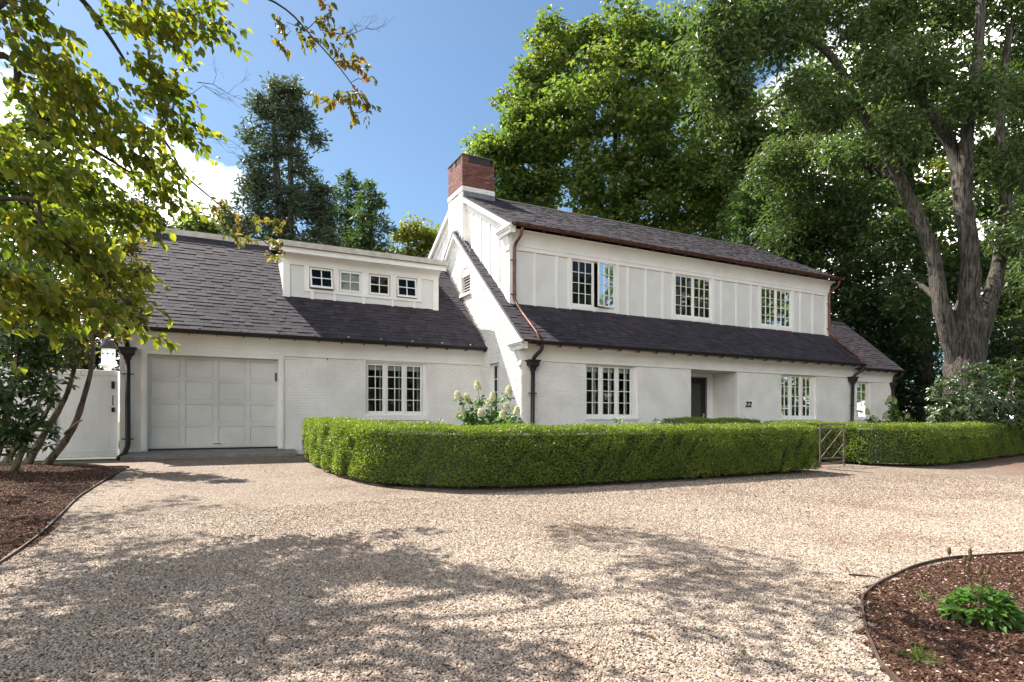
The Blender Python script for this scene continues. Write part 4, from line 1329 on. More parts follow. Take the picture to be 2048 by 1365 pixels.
def conifer(name, label, x, ytop, ybase, depth, halfw, seed, mat='conifer', leaves=9000, L=0.34, group=None, power=0.8, tmin=0.0):
    g = np.random.default_rng(seed)
    top = np.array(at(x,ytop,depth)); bot = np.array(at(x,ybase,depth)); bot[2] = 0.3
    H = top[2]-bot[2]; Wd = halfw*depth/F_PX
    t = thing(name, label, 'conifer', tuple(bot), group)
    m = MB(); m.tube([tuple(bot), tuple(bot*0.5+top*0.5), tuple(top)], [0.022*H, 0.014*H, 0.01], 8)
    nb = int(H*24)
    Ps, Ds, Ns = [], [], []
    per = leaves//nb
    for k in range(nb):
        f = tmin+(1-tmin)*((k+g.random())/nb)
        f = f**0.9
        ln = Wd*((1-f)**power)*g.uniform(0.6,1.15)+0.15
        a = g.uniform(0,2*math.pi)
        p0 = bot+(top-bot)*f
        dirv = np.array([math.cos(a),math.sin(a),-0.12+0.5*f])
        p1 = p0+dirv*ln+np.array([0,0,-0.10*ln*(1-f)])
        m.tube([tuple(p0),tuple(p0*0.5+p1*0.5+np.array([0,0,0.04*ln])),tuple(p1)], [0.008+0.010*ln,0.006+0.005*ln,0.004], 4, cap=False)
        q = max(8,int(per*ln/Wd*1.9))
        s = g.random(q)**0.6
        P = p0[None]+(p1-p0)[None]*s[:,None]+g.normal(size=(q,3))*np.array([0.16,0.16,0.10])*(0.4+0.35*ln)
        Ps.append(P); Ds.append(dirv[None]*0.8+g.normal(size=(q,3))*0.6+np.array([0,0,-0.15])); Ns.append(np.array([0,0,1.0])[None]+g.normal(size=(q,3))*0.5)
    m.build('trunk', M['bark_dark'], t, smooth=True)
    P, D, N = np.concatenate(Ps), np.concatenate(Ds), np.concatenate(Ns)
    Ls = L*g.uniform(0.5,1.2,len(P))
    put('crown', mesh_np('needles', *leaf_arrays(P, D, N, Ls, Ls*0.33, 'd', 0.2, 0.2)), M[mat], t)['kind'] = 'stuff'
    return t

# ================================================================== hedges
def hedge(name, label, path, halfw, height, dens, leaf, seed, group='clipped box hedges', cap=True):
    g = np.random.default_rng(seed)
    pts = smooth_path([(x,y) for x,y in path], 10)
    A = np.array([(p.x,p.y) for p in pts])
    seg = np.diff(A,axis=0); sl = np.linalg.norm(seg,axis=1); cum = np.concatenate(([0],np.cumsum(sl))); tot = cum[-1]
    tv = np.gradient(A,axis=0); tv = tv/np.linalg.norm(tv,axis=1)[:,None]
    def frame(s):
        i = np.clip(np.searchsorted(cum,s)-1,0,len(sl)-1)
        f = (s-cum[i])/sl[i]
        p = A[i]+seg[i]*f[:,None]; t = tv[i]*(1-f[:,None])+tv[i+1]*f[:,None]
        t = t/np.linalg.norm(t,axis=1)[:,None]
        return p, t, np.stack([t[:,1],-t[:,0]],1)       # n points to the right of travel
    th = thing(name, label, 'hedge', (float(A[len(A)//2][0]), float(A[len(A)//2][1]), ground_z(0,float(A[len(A)//2][1]))), group)
    # solid dark hull; its colour stands in for shade between the leaves
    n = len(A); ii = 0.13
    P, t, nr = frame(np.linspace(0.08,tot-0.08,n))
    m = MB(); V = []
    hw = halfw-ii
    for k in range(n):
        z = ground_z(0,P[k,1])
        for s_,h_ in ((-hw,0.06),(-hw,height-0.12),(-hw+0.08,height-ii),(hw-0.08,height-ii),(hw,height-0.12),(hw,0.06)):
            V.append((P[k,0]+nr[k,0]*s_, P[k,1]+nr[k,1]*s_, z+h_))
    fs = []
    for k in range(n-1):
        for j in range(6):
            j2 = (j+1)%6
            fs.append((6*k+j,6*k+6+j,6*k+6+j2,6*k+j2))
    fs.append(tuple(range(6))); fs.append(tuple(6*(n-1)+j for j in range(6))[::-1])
    m.poly(V, fs); m.build('dark_core', M['dark_leaf'], th)
    # leaf shell
    def bump(x,y,z): return 0.020*np.sin(x*5.1+z*4)+0.018*np.sin(y*6.3+x*2.7)+0.014*np.sin(x*13+z*11+y*9)
    parts = []
    hol_w = [(g.normal(size=3)*fr_, g.uniform(0,6.3), 1.0) for fr_ in (3,5,5,8,8,12,12,17)]
    def shell(nn, s, off, h, nx, nz, nt=None):
        p, t, nr = frame(s)
        if nt is None: nrm = np.stack([nr[:,0]*nx, nr[:,1]*nx, nz],1)
        else: nrm = np.stack([t[:,0]*nt, t[:,1]*nt, nz],1)
        pos = np.stack([p[:,0]+nr[:,0]*off, p[:,1]+nr[:,1]*off, ground_zs(p[:,1])+h],1)
        d = bump(pos[:,0],pos[:,1],pos[:,2])+g.normal(0,0.014,nn)-np.abs(g.normal(0,0.03,nn))
        hol = sum(wt*np.sin(pos@kv+ph) for kv,ph,wt in hol_w)+0.5*g.normal(size=nn)
        deep = (hol > 2.7) & (nz < 0.5)
        d = d-np.where(deep, 0.08, 0.0)
        pos = pos+nrm*d[:,None]
        D = nrm*0.8+g.normal(size=(nn,3))*0.75+np.array([0,0,0.25])
        N = nrm*0.5+g.normal(size=(nn,3))*0.8+np.array([0,0,0.5])
        Ls = leaf*g.uniform(0.7,1.3,nn)
        parts.append(leaf_arrays(pos, D, N, Ls, Ls*0.6, 'd', 0.2, 0.1))
    for side, k in ((1,1.0),(-1,0.45)):
        nn = int(tot*height*dens*k)
        h = g.uniform(0.05,height,nn); curve = np.clip((h-(height-0.10))/0.10,0,1)**2*0.05 + np.clip((0.16-h)/0.16,0,1)**2*0.06
        one = np.full(nn,float(side))
        shell(nn, g.uniform(0,tot,nn), side*(halfw-curve), h, one, np.zeros(nn))
    nn = int(tot*2*halfw*dens*1.1)
    off = g.uniform(-halfw,halfw,nn)
    shell(nn, g.uniform(0,tot,nn), off, np.full(nn,height)-np.clip((np.abs(off)-(halfw-0.08))/0.08,0,1)**2*0.05, np.zeros(nn), np.ones(nn))
    nn = int(tot*2*halfw*dens*0.10)                     # untrimmed shoots
    off = g.uniform(-halfw,halfw,nn)
    shell(nn, g.uniform(0,tot,nn), off, height+np.abs(g.normal(0,0.018,nn)), np.zeros(nn), np.ones(nn))
    for e,(s0,nt) in enumerate(((0.0,-1.0),(tot,1.0))):
        nn = int(2*halfw*height*dens)
        shell(nn, np.full(nn,s0), g.uniform(-halfw,halfw,nn), g.uniform(0.05,height,nn), np.zeros(nn), np.zeros(nn), np.full(nn,nt))
    put('foliage', mesh_np('box_leaves', *merge(parts)), M['box_leaf'], th)['kind'] = 'stuff'
    return th
hedge('box_hedge', 'long clipped box hedge curving from the garage to the lattice gate', [(2.45,13.9),(2.40,12.4),(2.48,10.6),(2.75,9.35),(3.35,8.62),(4.3,8.28),(6.2,8.22),(8.5,8.25),(10.98,8.28)], 0.42, 0.91, 6200, 0.030, 21)
hedge('box_hedge', 'clipped box hedge running right from the lattice gate under the big tree', [(12.5,10.3),(13.35,9.75),(13.75,9.1),(13.95,8.45),(14.8,8.10),(17.2,8.42),(20.5,8.98),(24.5,9.7)], 0.42, 0.92, 3600, 0.036, 22)
hedge('box_hedge', 'short low box hedge behind the long hedge before the front door', [(9.75,10.75),(11.0,10.75),(12.4,10.75)], 0.35, 0.98, 2600, 0.034, 23)

# ================================================================== lattice gate
gt = thing('lattice_gate', 'small weathered lattice gate standing between the two front hedges', 'gate', (12.5,8.62,0.245))
GX0, GX1, GY, GZ = 12.10, 12.92, 8.62, 0.27
for x in (GX0, GX1):
    MB().tube([(x,GY,GZ-0.05),(x,GY,GZ+0.92)], 0.020, 8).build('post', M['gate_metal'], gt)
for z in (0.06,0.16,0.82,0.92):
    MB().tube([(GX0,GY,GZ+z),(GX1,GY,GZ+z)], 0.014, 8).build('rail', M['gate_metal'], gt)
w = GX1-GX0
for i in range(4):
    for sgn in (1,-1):
        segs = []
        x0 = GX0 + (i-1)*w/2
        a, b = (x0, x0+w) if sgn > 0 else (x0+w, x0)
        # clip the diagonal to the frame
        ts = sorted([max(0,min(1,(GX0-a)/(b-a))), max(0,min(1,(GX1-a)/(b-a)))])
        if ts[1]-ts[0] < 0.05: continue
        p = [(a+(b-a)*t, GY, GZ+0.16+0.66*t) for t in ts]
        MB().tube(p, 0.010, 6).build('lattice_bar', M['gate_metal'], gt)
MB().box(GX0-0.17,GX0-0.05,GY-0.03,GY+0.03,GZ-0.05,GZ+0.10).build('stop_post', M['gate_metal'], gt)

# ================================================================== white fence, gate and birdhouse on the left
FY = 15.72; FZ0, FZ1 = 0.47, 2.36
def fence(name, label, cat, x0, x1, nboard):
    t = thing(name, label, cat, ((x0+x1)/2, FY, 0.44))
    MB().box(x0,x1,FY-0.025,FY+0.025,FZ1-0.12,FZ1).build('top_rail', M['vinyl'], t, bevel=0.006)
    MB().box(x0,x1,FY-0.025,FY+0.025,FZ0,FZ0+0.16).build('bottom_rail', M['vinyl'], t, bevel=0.006)
    w = (x1-x0)/nboard
    for k in range(nboard):
        MB().box(x0+w*k+0.0008,x0+w*(k+1)-0.0008,FY-0.012,FY+0.012,FZ0+0.16,FZ1-0.12).build('board', M['vinyl'], t, bevel=0.004)
    return t
fg = fence('fence_gate', 'white vinyl privacy gate of vertical boards beside the garage', 'gate', -2.70, -1.60, 7)
m = MB(); m.box(-1.72,-1.66,FY-0.045,FY-0.02,1.96,2.12); m.build('latch', M['iron'], fg)
m = MB(); m.tube([(-1.69,FY-0.03,1.60),(-1.69,FY-0.07,1.63),(-1.69,FY-0.07,1.78),(-1.69,FY-0.03,1.81)], 0.012, 8); m.build('handle', M['iron'], fg)
MB().box(-1.72,-1.66,FY-0.04,FY-0.02,1.45,1.55).build('lock_plate', M['iron'], fg)
f2 = fence('fence', 'white vinyl fence panel half hidden behind the shrubs at left', 'fence', -5.3, -2.82, 16)
MB().box(-2.82,-2.70,FY-0.06,FY+0.06,0.44,2.42).build('post', M['vinyl'], f2, bevel=0.006)
bh_ = thing('birdhouse', 'white birdhouse with a shingled cone roof on a post behind the gate', 'birdhouse', (-2.10,18.55,0.44))
bx, by = -2.10, 18.55
MB().box(bx-0.06,bx+0.06,by-0.06,by+0.06,0.44,2.62).build('post', M['vinyl'], bh_)
m = MB(); m.lathe([(0.07,2.60),(0.19,2.68),(0.19,2.72),(0.155,2.74),(0.155,3.10),(0.17,3.12)], (bx,by,0), 8); m.build('nest_box', M['vinyl'], bh_)
m = MB(); m.lathe([(0.22,3.11),(0.20,3.18),(0.13,3.30),(0.10,3.36),(0.05,3.42)], (bx,by,0), 12); m.build('roof', M['shingle'], bh_)
m = MB(); m.lathe([(0.04,3.41),(0.05,3.45),(0.02,3.50),(0.012,3.58)], (bx,by,0), 8); m.build('finial', M['vinyl'], bh_)
for k in range(3):
    a = -math.pi/2+(k-1)*math.pi/4
    MB().tube([(bx+0.140*math.cos(a),by+0.140*math.sin(a),2.98),(bx+0.160*math.cos(a),by+0.160*math.sin(a),2.98)], 0.022, 8).build('dark_hole_plug', M['dark_frame'], bh_)  # solid plugs whose dark colour stands in for shade inside the holes

# ================================================================== trees
D1 = 41.0
mp_lobes = [px_lobe(*q) for q in [
    (995,300,48,D1,22),(1010,365,52,D1,22),(1070,190,80,D1,36),(1060,290,75,D1-1,34),(1140,115,85,D1,40),(1240,92,82,D1,40),(1335,110,88,D1,40),
    (1405,210,90,D1,42),(1230,210,130,D1-2.5,44),(1130,260,100,D1-1.5,36),(1320,280,120,D1-1.5,42),(1430,330,85,D1,40),(1070,390,60,D1,26),(1190,370,80,D1-2,36),
    (1340,400,90,D1-1,44),(1440,440,70,D1,30),(1250,420,60,D1,18)]]
mb0 = at(1225,843,D1)
tree('maple_tree', 'large round sugar maple rising behind the roof beside the chimney', 'tree', (mb0.x,mb0.y,0.4),
     [px_limb([(1225,860,D1,0.55),(1225,600,D1,0.45),(1225,450,D1,0.36)]),
      px_limb([(1225,470,D1,0.32),(1195,400,D1,0.26),(1160,250,D1-1,0.14),(1140,120,D1,0.05)]),
      px_limb([(1225,470,D1,0.34),(1255,390,D1,0.28),(1290,250,D1,0.15),(1330,120,D1,0.05)]),
      px_limb([(1230,450,D1,0.24),(1230,300,D1-1,0.16),(1240,120,D1,0.05)]),
      px_limb([(1250,410,D1,0.20),(1330,350,D1,0.12),(1410,260,D1,0.05)]),
      px_limb([(1200,410,D1,0.18),(1110,340,D1,0.10),(1010,320,D1,0.04)])],
     mp_lobes, 1.08, 125, 0.29, 0.85, 'maple_leaf', 'bark_dark', 31, tip=0.015, shell=0.34, flat=0.55)

D2 = 22.0
tb = at(1932,843,D2)
big_limbs = [
    px_limb([(1932,875,D2,0.95),(1931,800,D2,0.70),(1930,720,D2,0.62),(1934,650,D2,0.50),(1938,590,D2,0.34)]),
    px_limb([(1925,790,D2,0.40),(1905,700,D2,0.42),(1880,600,D2,0.36),(1862,500,D2+0.3,0.33),(1800,360,D2+0.5,0.28),(1730,240,D2+0.5,0.23),(1660,110,D2,0.17),(1560,70,D2-1,0.10),(1440,120,D2-2,0.05)]),
    px_limb([(1935,640,D2,0.50),(1940,520,D2-0.3,0.42),(1925,400,D2-0.3,0.38),(1905,300,D2,0.30),(1850,210,D2,0.24),(1790,120,D2+0.5,0.18),(1740,-20,D2+1,0.10)]),
    px_limb([(1930,390,D2-0.3,0.30),(1935,260,D2-0.5,0.28),(1955,120,D2-0.5,0.24),(1965,-80,D2-0.5,0.16)]),
    px_limb([(1940,780,D2+0.2,0.38),(1960,680,D2+0.3,0.40),(1995,540,D2+0.6,0.32),(2012,400,D2+1,0.26),(2000,250,D2+1,0.2),(2020,60,D2+1,0.12)]),
    px_limb([(1800,360,D2+0.5,0.16),(1700,330,D2+3,0.09),(1600,400,27,0.04)]),
    px_limb([(1880,600,D2,0.18),(1810,560,D2+2.5,0.10),(1730,590,27,0.04)]),
    px_limb([(1730,240,D2+0.5,0.14),(1620,170,D2,0.09),(1500,230,D2-1,0.04)])]
rt_lobes = [px_lobe(*q) for q in [
    (1440,70,90,D2-2,36),(1450,190,60,D2-2,18),(1540,40,100,D2-1,40),(1640,10,100,D2,36),(1590,180,50,D2-1,6),(1740,40,90,D2+1,30),(1840,40,100,D2+2,32),
    (1960,20,100,D2+2,34),(2050,60,70,D2+2,22),(1820,190,70,D2+3,18),(2040,220,60,D2+2,18),(1640,330,70,27,24),(1720,400,70,27,24),(1560,330,60,27,18),
    (1590,450,70,28,22),(1710,500,70,27.5,26),(1790,470,55,25,18),(1720,600,60,28,26),(1770,640,50,27.5,18),(1820,590,45,25,14),(1860,430,50,D2+3,12),
    (2030,420,50,D2+3,12),(2050,560,60,D2+3,16),(1770,690,30,28,9),(1830,670,30,26,8)]]
rt_lobes += [px_lobe(*q) for q in [(1880,120,60,D2-1.5,14),(1960,200,50,D2-1.5,10),(1800,270,50,D2-1,10),(2010,330,50,D2-1,10),(1660,210,60,D2-0.5,16),(1760,150,60,D2-0.5,16),(2040,470,46,D2,10),(1700,290,60,D2+2,16),(1960,420,40,D2+2,8)]]
rt_lobes += [px_lobe(*q) for q in [(1550,-130,150,D2-1,30),(1750,-150,150,D2,30),(1950,-150,150,D2,30)]]
big_limbs = [big_limbs[0]]+[[(p_, r_*0.74) for p_,r_ in lm_] for lm_ in big_limbs[1:]]
tree('ash_tree', 'massive multi stemmed tree with furrowed bark right of the house', 'tree', (tb.x,tb.y,0.25), big_limbs, rt_lobes, 0.72, 120, 0.23, 0.40, 'ash_leaf', 'bark', 32, hang=0.55, up=0.5, tip=0.012, rmax=0.07)

# cedar with two stems behind the garage
D3 = 34.0
cb = at(570,843,D3)
ced = [px_lobe(*q) for q in [(548,185,22,D3,10),(580,180,22,D3,10),(520,205,20,D3,8),(590,215,26,D3,12),(540,240,36,D3,18),(585,265,34,D3,16),(615,245,14,D3,6),(635,278,14,D3,6),
    (505,275,18,D3,7),(560,300,44,D3,22),(515,330,26,D3,12),(600,330,30,D3,14),(500,370,20,D3,8),(545,380,50,D3,26),(600,400,50,D3,26),(640,385,26,D3,12),(520,430,50,D3,24),(600,460,70,D3,40),(650,440,34,D3,18),(470,450,36,D3,16),(520,490,60,D3,26),(660,490,40,D3,18)]]
tree('cedar_tree', 'ragged two stemmed cedar standing tall behind the garage roof', 'tree', (cb.x,cb.y,0.4),
     [px_limb([(575,860,D3,0.35),(570,520,D3,0.26),(552,330,D3,0.17),(547,170,D3,0.03)]), px_limb([(572,560,D3,0.24),(582,420,D3,0.18),(580,300,D3,0.13),(582,170,D3,0.03)])],
     ced, 0.58, 72, 0.27, 0.34, 'cedar', 'bark', 33, hang=-0.1, up=0.3, shell=0.6, flat=0.6, rmax=0.05)
conifer('hemlock_tree', 'pointed dark hemlock right of the cedar behind the dormer', 695, 345, 843, 38, 150, 34, leaves=24000, group='hemlocks behind the garage')
conifer('hemlock_tree', 'hemlock nearest the chimney with a pointed top', 742, 366, 843, 36, 150, 35, leaves=24000, group='hemlocks behind the garage')
def round_tree(name, label, lobes, d, base_x, mat, seed, nleaf=80, L=0.28, W=0.8, clump=0.9, bark='bark_dark', cat='tree', group=None, hang=0.25, mode='d'):
    b = at(base_x,843,d)
    lb = [px_lobe(x,y,r,d+dd,n) for (x,y,r,dd,n) in lobes]
    top = min(lobes, key=lambda q: q[1])
    return tree(name, label, cat, (b.x,b.y,0.4), [px_limb([(base_x,860,d,0.30),(base_x,650,d,0.24),((base_x+top[0])/2,(650+top[1])/2,d,0.16),(top[0],top[1],d,0.04)])], lb, clump, nleaf, L, W, mat, bark, seed, group, hang=hang, mode=mode)
round_tree('bright_maple', 'bright green maple peeking over the left end of the garage ridge', [(410,455,40,0,16),(380,470,24,0,8),(455,470,40,2,14),(420,500,50,0,14)], 40, 420, 'maple_leaf', 36)
round_tree('yellow_maple', 'yellow green tree between the hemlock and the chimney gable', [(815,480,40,0,16),(850,470,26,0,10),(880,490,40,2,14),(800,520,40,0,10),(860,530,50,0,14)], 46, 840, 'yellow_leaf', 37)
round_tree('dark_pine', 'dark evergreen behind the left end of the garage roof', [(305,450,30,0,14),(270,480,40,0,16),(320,480,26,0,10),(240,420,40,0,14),(290,400,30,0,10)], 38, 280, 'cedar', 38, L=0.26, W=0.35, clump=0.7)
round_tree('pale_tree', 'pale green tree glimpsed through the hanging leaves at far left', [(60,430,90,0,26),(170,470,80,0,24),(0,330,80,0,22),(120,360,60,0,14),(40,560,90,0,24),(190,570,60,0,16),(100,250,60,0,12)], 26, 90, 'maple_leaf', 39, clump=0.9)
round_tree('evergreen_shrub', 'dark evergreen mass behind the white gate and birdhouse', [(120,640,70,0,22),(200,640,60,0,22),(215,700,50,0,18),(60,680,80,0,22),(170,720,60,0,20),(235,600,40,0,14),(240,690,40,0,14),(0,640,70,0,22),(-30,560,80,1,22),(60,600,70,1,20),(10,720,60,0,18),(100,700,60,0,18)], 21, 150, 'dark_leaf', 40, L=0.16, W=0.5, clump=0.6)

# dark conifers and greenery behind the right half of the house
conifer('arborvitae', 'dark conifer just right of the maple above the roof ridge', 1500, 360, 843, 31, 130, 41, leaves=14000, group='conifers behind the house', tmin=0.1)
conifer('arborvitae', 'feathery conifer above the right end of the main roof', 1590, 300, 843, 29, 130, 42, leaves=16000, group='conifers behind the house', tmin=0.1)
conifer('arborvitae', 'conifer standing behind the small wing roof', 1690, 330, 843, 29.5, 130, 43, leaves=16000, group='conifers behind the house')
conifer('arborvitae', 'shadowed conifer between the wing roof and the big trunk', 1800, 380, 843, 31, 130, 44, leaves=14000, group='conifers behind the house')
round_tree('understory_tree', 'shaded tree filling the gap right of the maple crown', [(1480,250,70,0,26),(1540,300,70,0,26),(1600,260,70,0,24),(1500,380,70,0,24),(1660,210,60,0,18),(1580,380,70,0,22)], 34, 1540, 'ash_leaf', 45, clump=1.0)
round_tree('yellow_tree', 'sunlit yellow green tree behind the big trunk at the right edge', [(2000,330,70,0,20),(2050,420,80,0,26),(1870,360,50,0,14),(2030,560,80,0,26),(2060,650,70,0,22),(1850,500,50,0,12)], 36, 2040, 'yellow_leaf', 46, clump=1.0)
round_tree('dark_shrub', 'deep shaded evergreen shrubs beyond the right wing of the house', [(1830,700,70,0,24),(1840,790,60,0,24),(1760,620,50,0,16),(1880,820,50,-2,16),(1960,700,70,3,22),(2040,720,70,3,22),(1900,600,60,4,16),(2040,800,70,1,22),(1990,770,60,1,18),(2080,700,70,2,18)], 27, 1850, 'dark_leaf', 47, L=0.2, W=0.45, clump=0.75)

round_tree('backdrop_tree', 'tall shaded tree seen between the stems of the big tree', [(1760,330,80,0,30),(1850,260,80,0,30),(1930,180,80,0,26),(1840,420,70,0,24),(1980,330,70,2,22),(1740,220,70,0,22),(2040,150,80,0,22),(1700,430,60,0,18),(1880,560,60,0,18),(1960,520,60,0,18),(1800,130,70,2,20),(1650,130,60,2,10),(1610,480,60,0,20),(1650,440,60,0,20),(1560,440,50,0,14),(2040,300,60,2,16),(2000,600,50,2,14),(1990,690,50,2,12)], 31, 1850, 'ash_leaf', 49, nleaf=95, clump=0.95)
# rhododendron at right
g = np.random.default_rng(48)
rb = at(1960,843,17.5)
rh = thing('rhododendron', 'broad leaved rhododendron bush behind the right hedge below the trunk', 'shrub', (rb.x,rb.y,0.25))
rl_ = [px_lobe(*q) for q in [(1895,790,42,17,46),(1960,765,48,17.5,56),(2040,755,55,18,60),(1880,830,30,16.8,26),(1980,825,50,16.8,46),(2060,830,50,17,40),(1930,820,40,16.6,36)]]
C = lobe_centers(g, rl_, 0.35)
bm_ = branch_mesh(g, [px_limb([(1960,870,17.4,0.08),(1950,820,17.4,0.06),(1930,780,17.3,0.03)]), px_limb([(1990,870,17.6,0.08),(2010,810,17.6,0.06),(2030,760,17.7,0.03)])], C[::2], tip=0.008)
bm_.build('stem', M['bark_pale'], rh, smooth=True)
def whorls(g, C, n, L, W, spread=0.9, tilt=-0.15, jitter=0.25, mode='o', axis_up=0.8, out_from=None):
    """rosettes of long leaves round each twig tip"""
    k = len(C); idx = np.repeat(np.arange(k), n)
    ax = np.array([0,0,axis_up])[None]+g.normal(size=(k,3))*0.45
    if out_from is not None: ax = ax+unit(C-np.array(out_from)[None])*0.7
    ax = unit(ax)[idx]
    a = np.tile(np.arange(n)*2*math.pi/n, k)+np.repeat(g.uniform(0,6.3,k),n)
    e1 = unit(np.cross(ax, np.array([0.3,0.8,0.2])[None])); e2 = np.cross(ax,e1)
    D = e1*np.cos(a)[:,None]+e2*np.sin(a)[:,None]+ax*tilt+g.normal(size=(len(idx),3))*jitter
    Ls = L*g.uniform(0.7,1.2,len(idx))
    P = C[idx]+unit(D)*0.02
    return leaf_arrays(P, D, ax+g.normal(size=(len(idx),3))*0.15, Ls, Ls*W, mode, 0.25, 0.25)
put('foliage', mesh_np('rhododendron_leaves', *whorls(g, C, 13, 0.17, 0.34, out_from=at(1960,830,17.6))), M['rhodo_leaf'], rh)['kind'] = 'stuff'

# hydrangeas
def hydrangea(name, label, px, py0, py1, spread, depth, heads, petal, seed, nleaf):
    g = np.random.default_rng(seed)
    b = at(px,py1,depth); gz = ground_z(b.x,b.y)
    t = thing(name, label, 'hydrangea', (b.x,b.y,gz))
    m = MB(); tips = []
    for (hx,hy,hd) in heads:
        tip_ = at(hx,hy,depth+hd)
        mid = (Vector((b.x,b.y,gz))+tip_)/2+Vector((0,0,0.08))
        m.tube([(b.x+random.uniform(-.08,.08),b.y+random.uniform(-.08,.08),gz),tuple(mid),tuple(tip_)], [0.012,0.009,0.005], 5); tips.append(tip_)
    m.build('stem', M['bark_pale'], t)
    C = []
    for tp in tips:
        for k in range(7):
            f = 0.40+0.55*k/7
            C.append(np.array([b.x,b.y,gz])*(1-f)+np.array(tp)*f+g.normal(size=3)*0.05)
    C = np.array(C)
    put('foliage', mesh_np('hydrangea_leaves', *leafy(g, C, 0.13, nleaf, 0.095, 0.55, 'o', hang=0.15)), M['garden_leaf'], t)['kind'] = 'stuff'
    for tp in tips:
        n = 260
        h = g.random(n); a = g.uniform(0,6.3,n)
        rr = 0.072*np.sqrt(np.clip(1-(h*1.0)**2.2,0.02,1))*g.uniform(0.75,1.05,n)
        off = np.stack([rr*np.cos(a), rr*np.sin(a), h*0.13-0.03],1)
        lean = unit((np.array(tp)-np.array([b.x,b.y,gz]))[None])[0]
        P = np.array(tp)[None]+off+np.outer(off[:,2], lean*0.4)
        out = unit(off*np.array([1,1,0.5])[None]+np.array([0,0,0.02]))
        put('flower_head', mesh_np('flower_head', *leaf_arrays(P, np.cross(out,g.normal(size=(n,3))), out+0.25*g.normal(size=(n,3)), 0.036, 0.034, 'd', 0.1, 0.1)), M[petal], t)
    return t
hydrangea('hydrangea', 'white flowering hydrangea by the downspout at the brick gable corner', 980, 755, 930, 50, 12.6,
    [(955,775,0),(916,795,-.2),(934,800,0),(1017,785,.2),(985,797,0),(978,812,.1),(1012,818,-.1),(1033,825,.2),(925,828,-.2),(962,830,-.3),(1005,834,-.4)], 'petal', 51, 26)
hydrangea('hydrangea', 'leafy hydrangea with two pale green blooms beside the wing window', 1785, 790, 930, 40, 18.6,
    [(1780,800,0),(1789,805,.1),(1735,826,0),(1815,835,.1),(1750,842,-.2),(1770,835,-.3),(1800,842,0),(1765,818,.2),(1800,822,.2),(1740,840,0.1)][:7], 'petal_green', 52, 34)
# few sprigs standing above the long hedge
for k,(x,y,d) in enumerate(((1237,840,11.2),(880,842,11.0),(1312,845,11.3))):
    g = np.random.default_rng(60+k); p = at(x,y,d); gz = ground_z(p.x,p.y)
    t = thing('garden_plant', ['young plant poking above the hedge below the front window','small plant tip above the hedge left of the white hydrangea','tiny plant tip above the hedge left of the front door'][k], 'plant', (p.x,p.y,gz))
    MB().tube([(p.x,p.y,gz),tuple(p)], 0.006, 5).build('stem', M['garden_leaf'], t)
    put('foliage', mesh_np('plant_leaves', *whorls(g, np.array([tuple(p),(p.x,p.y,p.z-0.08),(p.x,p.y,p.z-0.25)]), 9, (0.13,0.08,0.08)[k], 0.4, tilt=0.2)), M['garden_leaf'], t)['kind'] = 'stuff'

# ================================================================== foreground dogwood
def sprays(g, C, n, L, W, span=0.24, lead=(0.8,0.1,-0.10), wild=0.45, droop=0.35):
    """leafy twigs: pairs of leaves hanging along a short drooping shoot"""
    k = len(C)
    ax = unit(np.array(lead)[None]+g.normal(size=(k,3))*wild)
    idx = np.repeat(np.arange(k), n)
    s_ = np.tile(np.linspace(-1,1,n),k)*span
    side = unit(np.cross(ax, np.array([0,0,1.0])[None]))[idx]
    sg = np.where(np.arange(len(idx))%2 == 0, 1.0, -1.0)[:,None]
    sag = -0.35*(s_+span)**2
    P = C[idx]+ax[idx]*s_[:,None]+g.normal(size=(len(idx),3))*0.012; P[:,2] += sag
    D = ax[idx]*0.6+side*sg*0.75+np.array([0,0,-0.42])[None]+g.normal(size=(len(idx),3))*0.35
    N = np.array([0,0,0.8])[None]+side*sg*0.5+ax[idx]*0.3+g.normal(size=(len(idx),3))*0.3
    Ls = L*g.uniform(0.6,1.25,len(idx))
    return leaf_arrays(P, D, N, Ls, Ls*W*g.uniform(0.85,1.15,len(idx)), 'o', 0.35, droop)
g = np.random.default_rng(71)
dg = thing('dogwood_tree', 'overhanging dogwood with yellowing leaves along the upper left edge', 'tree', (-5.2,6.2,0.18))
base_d = (-5.2,6.2,0.1)
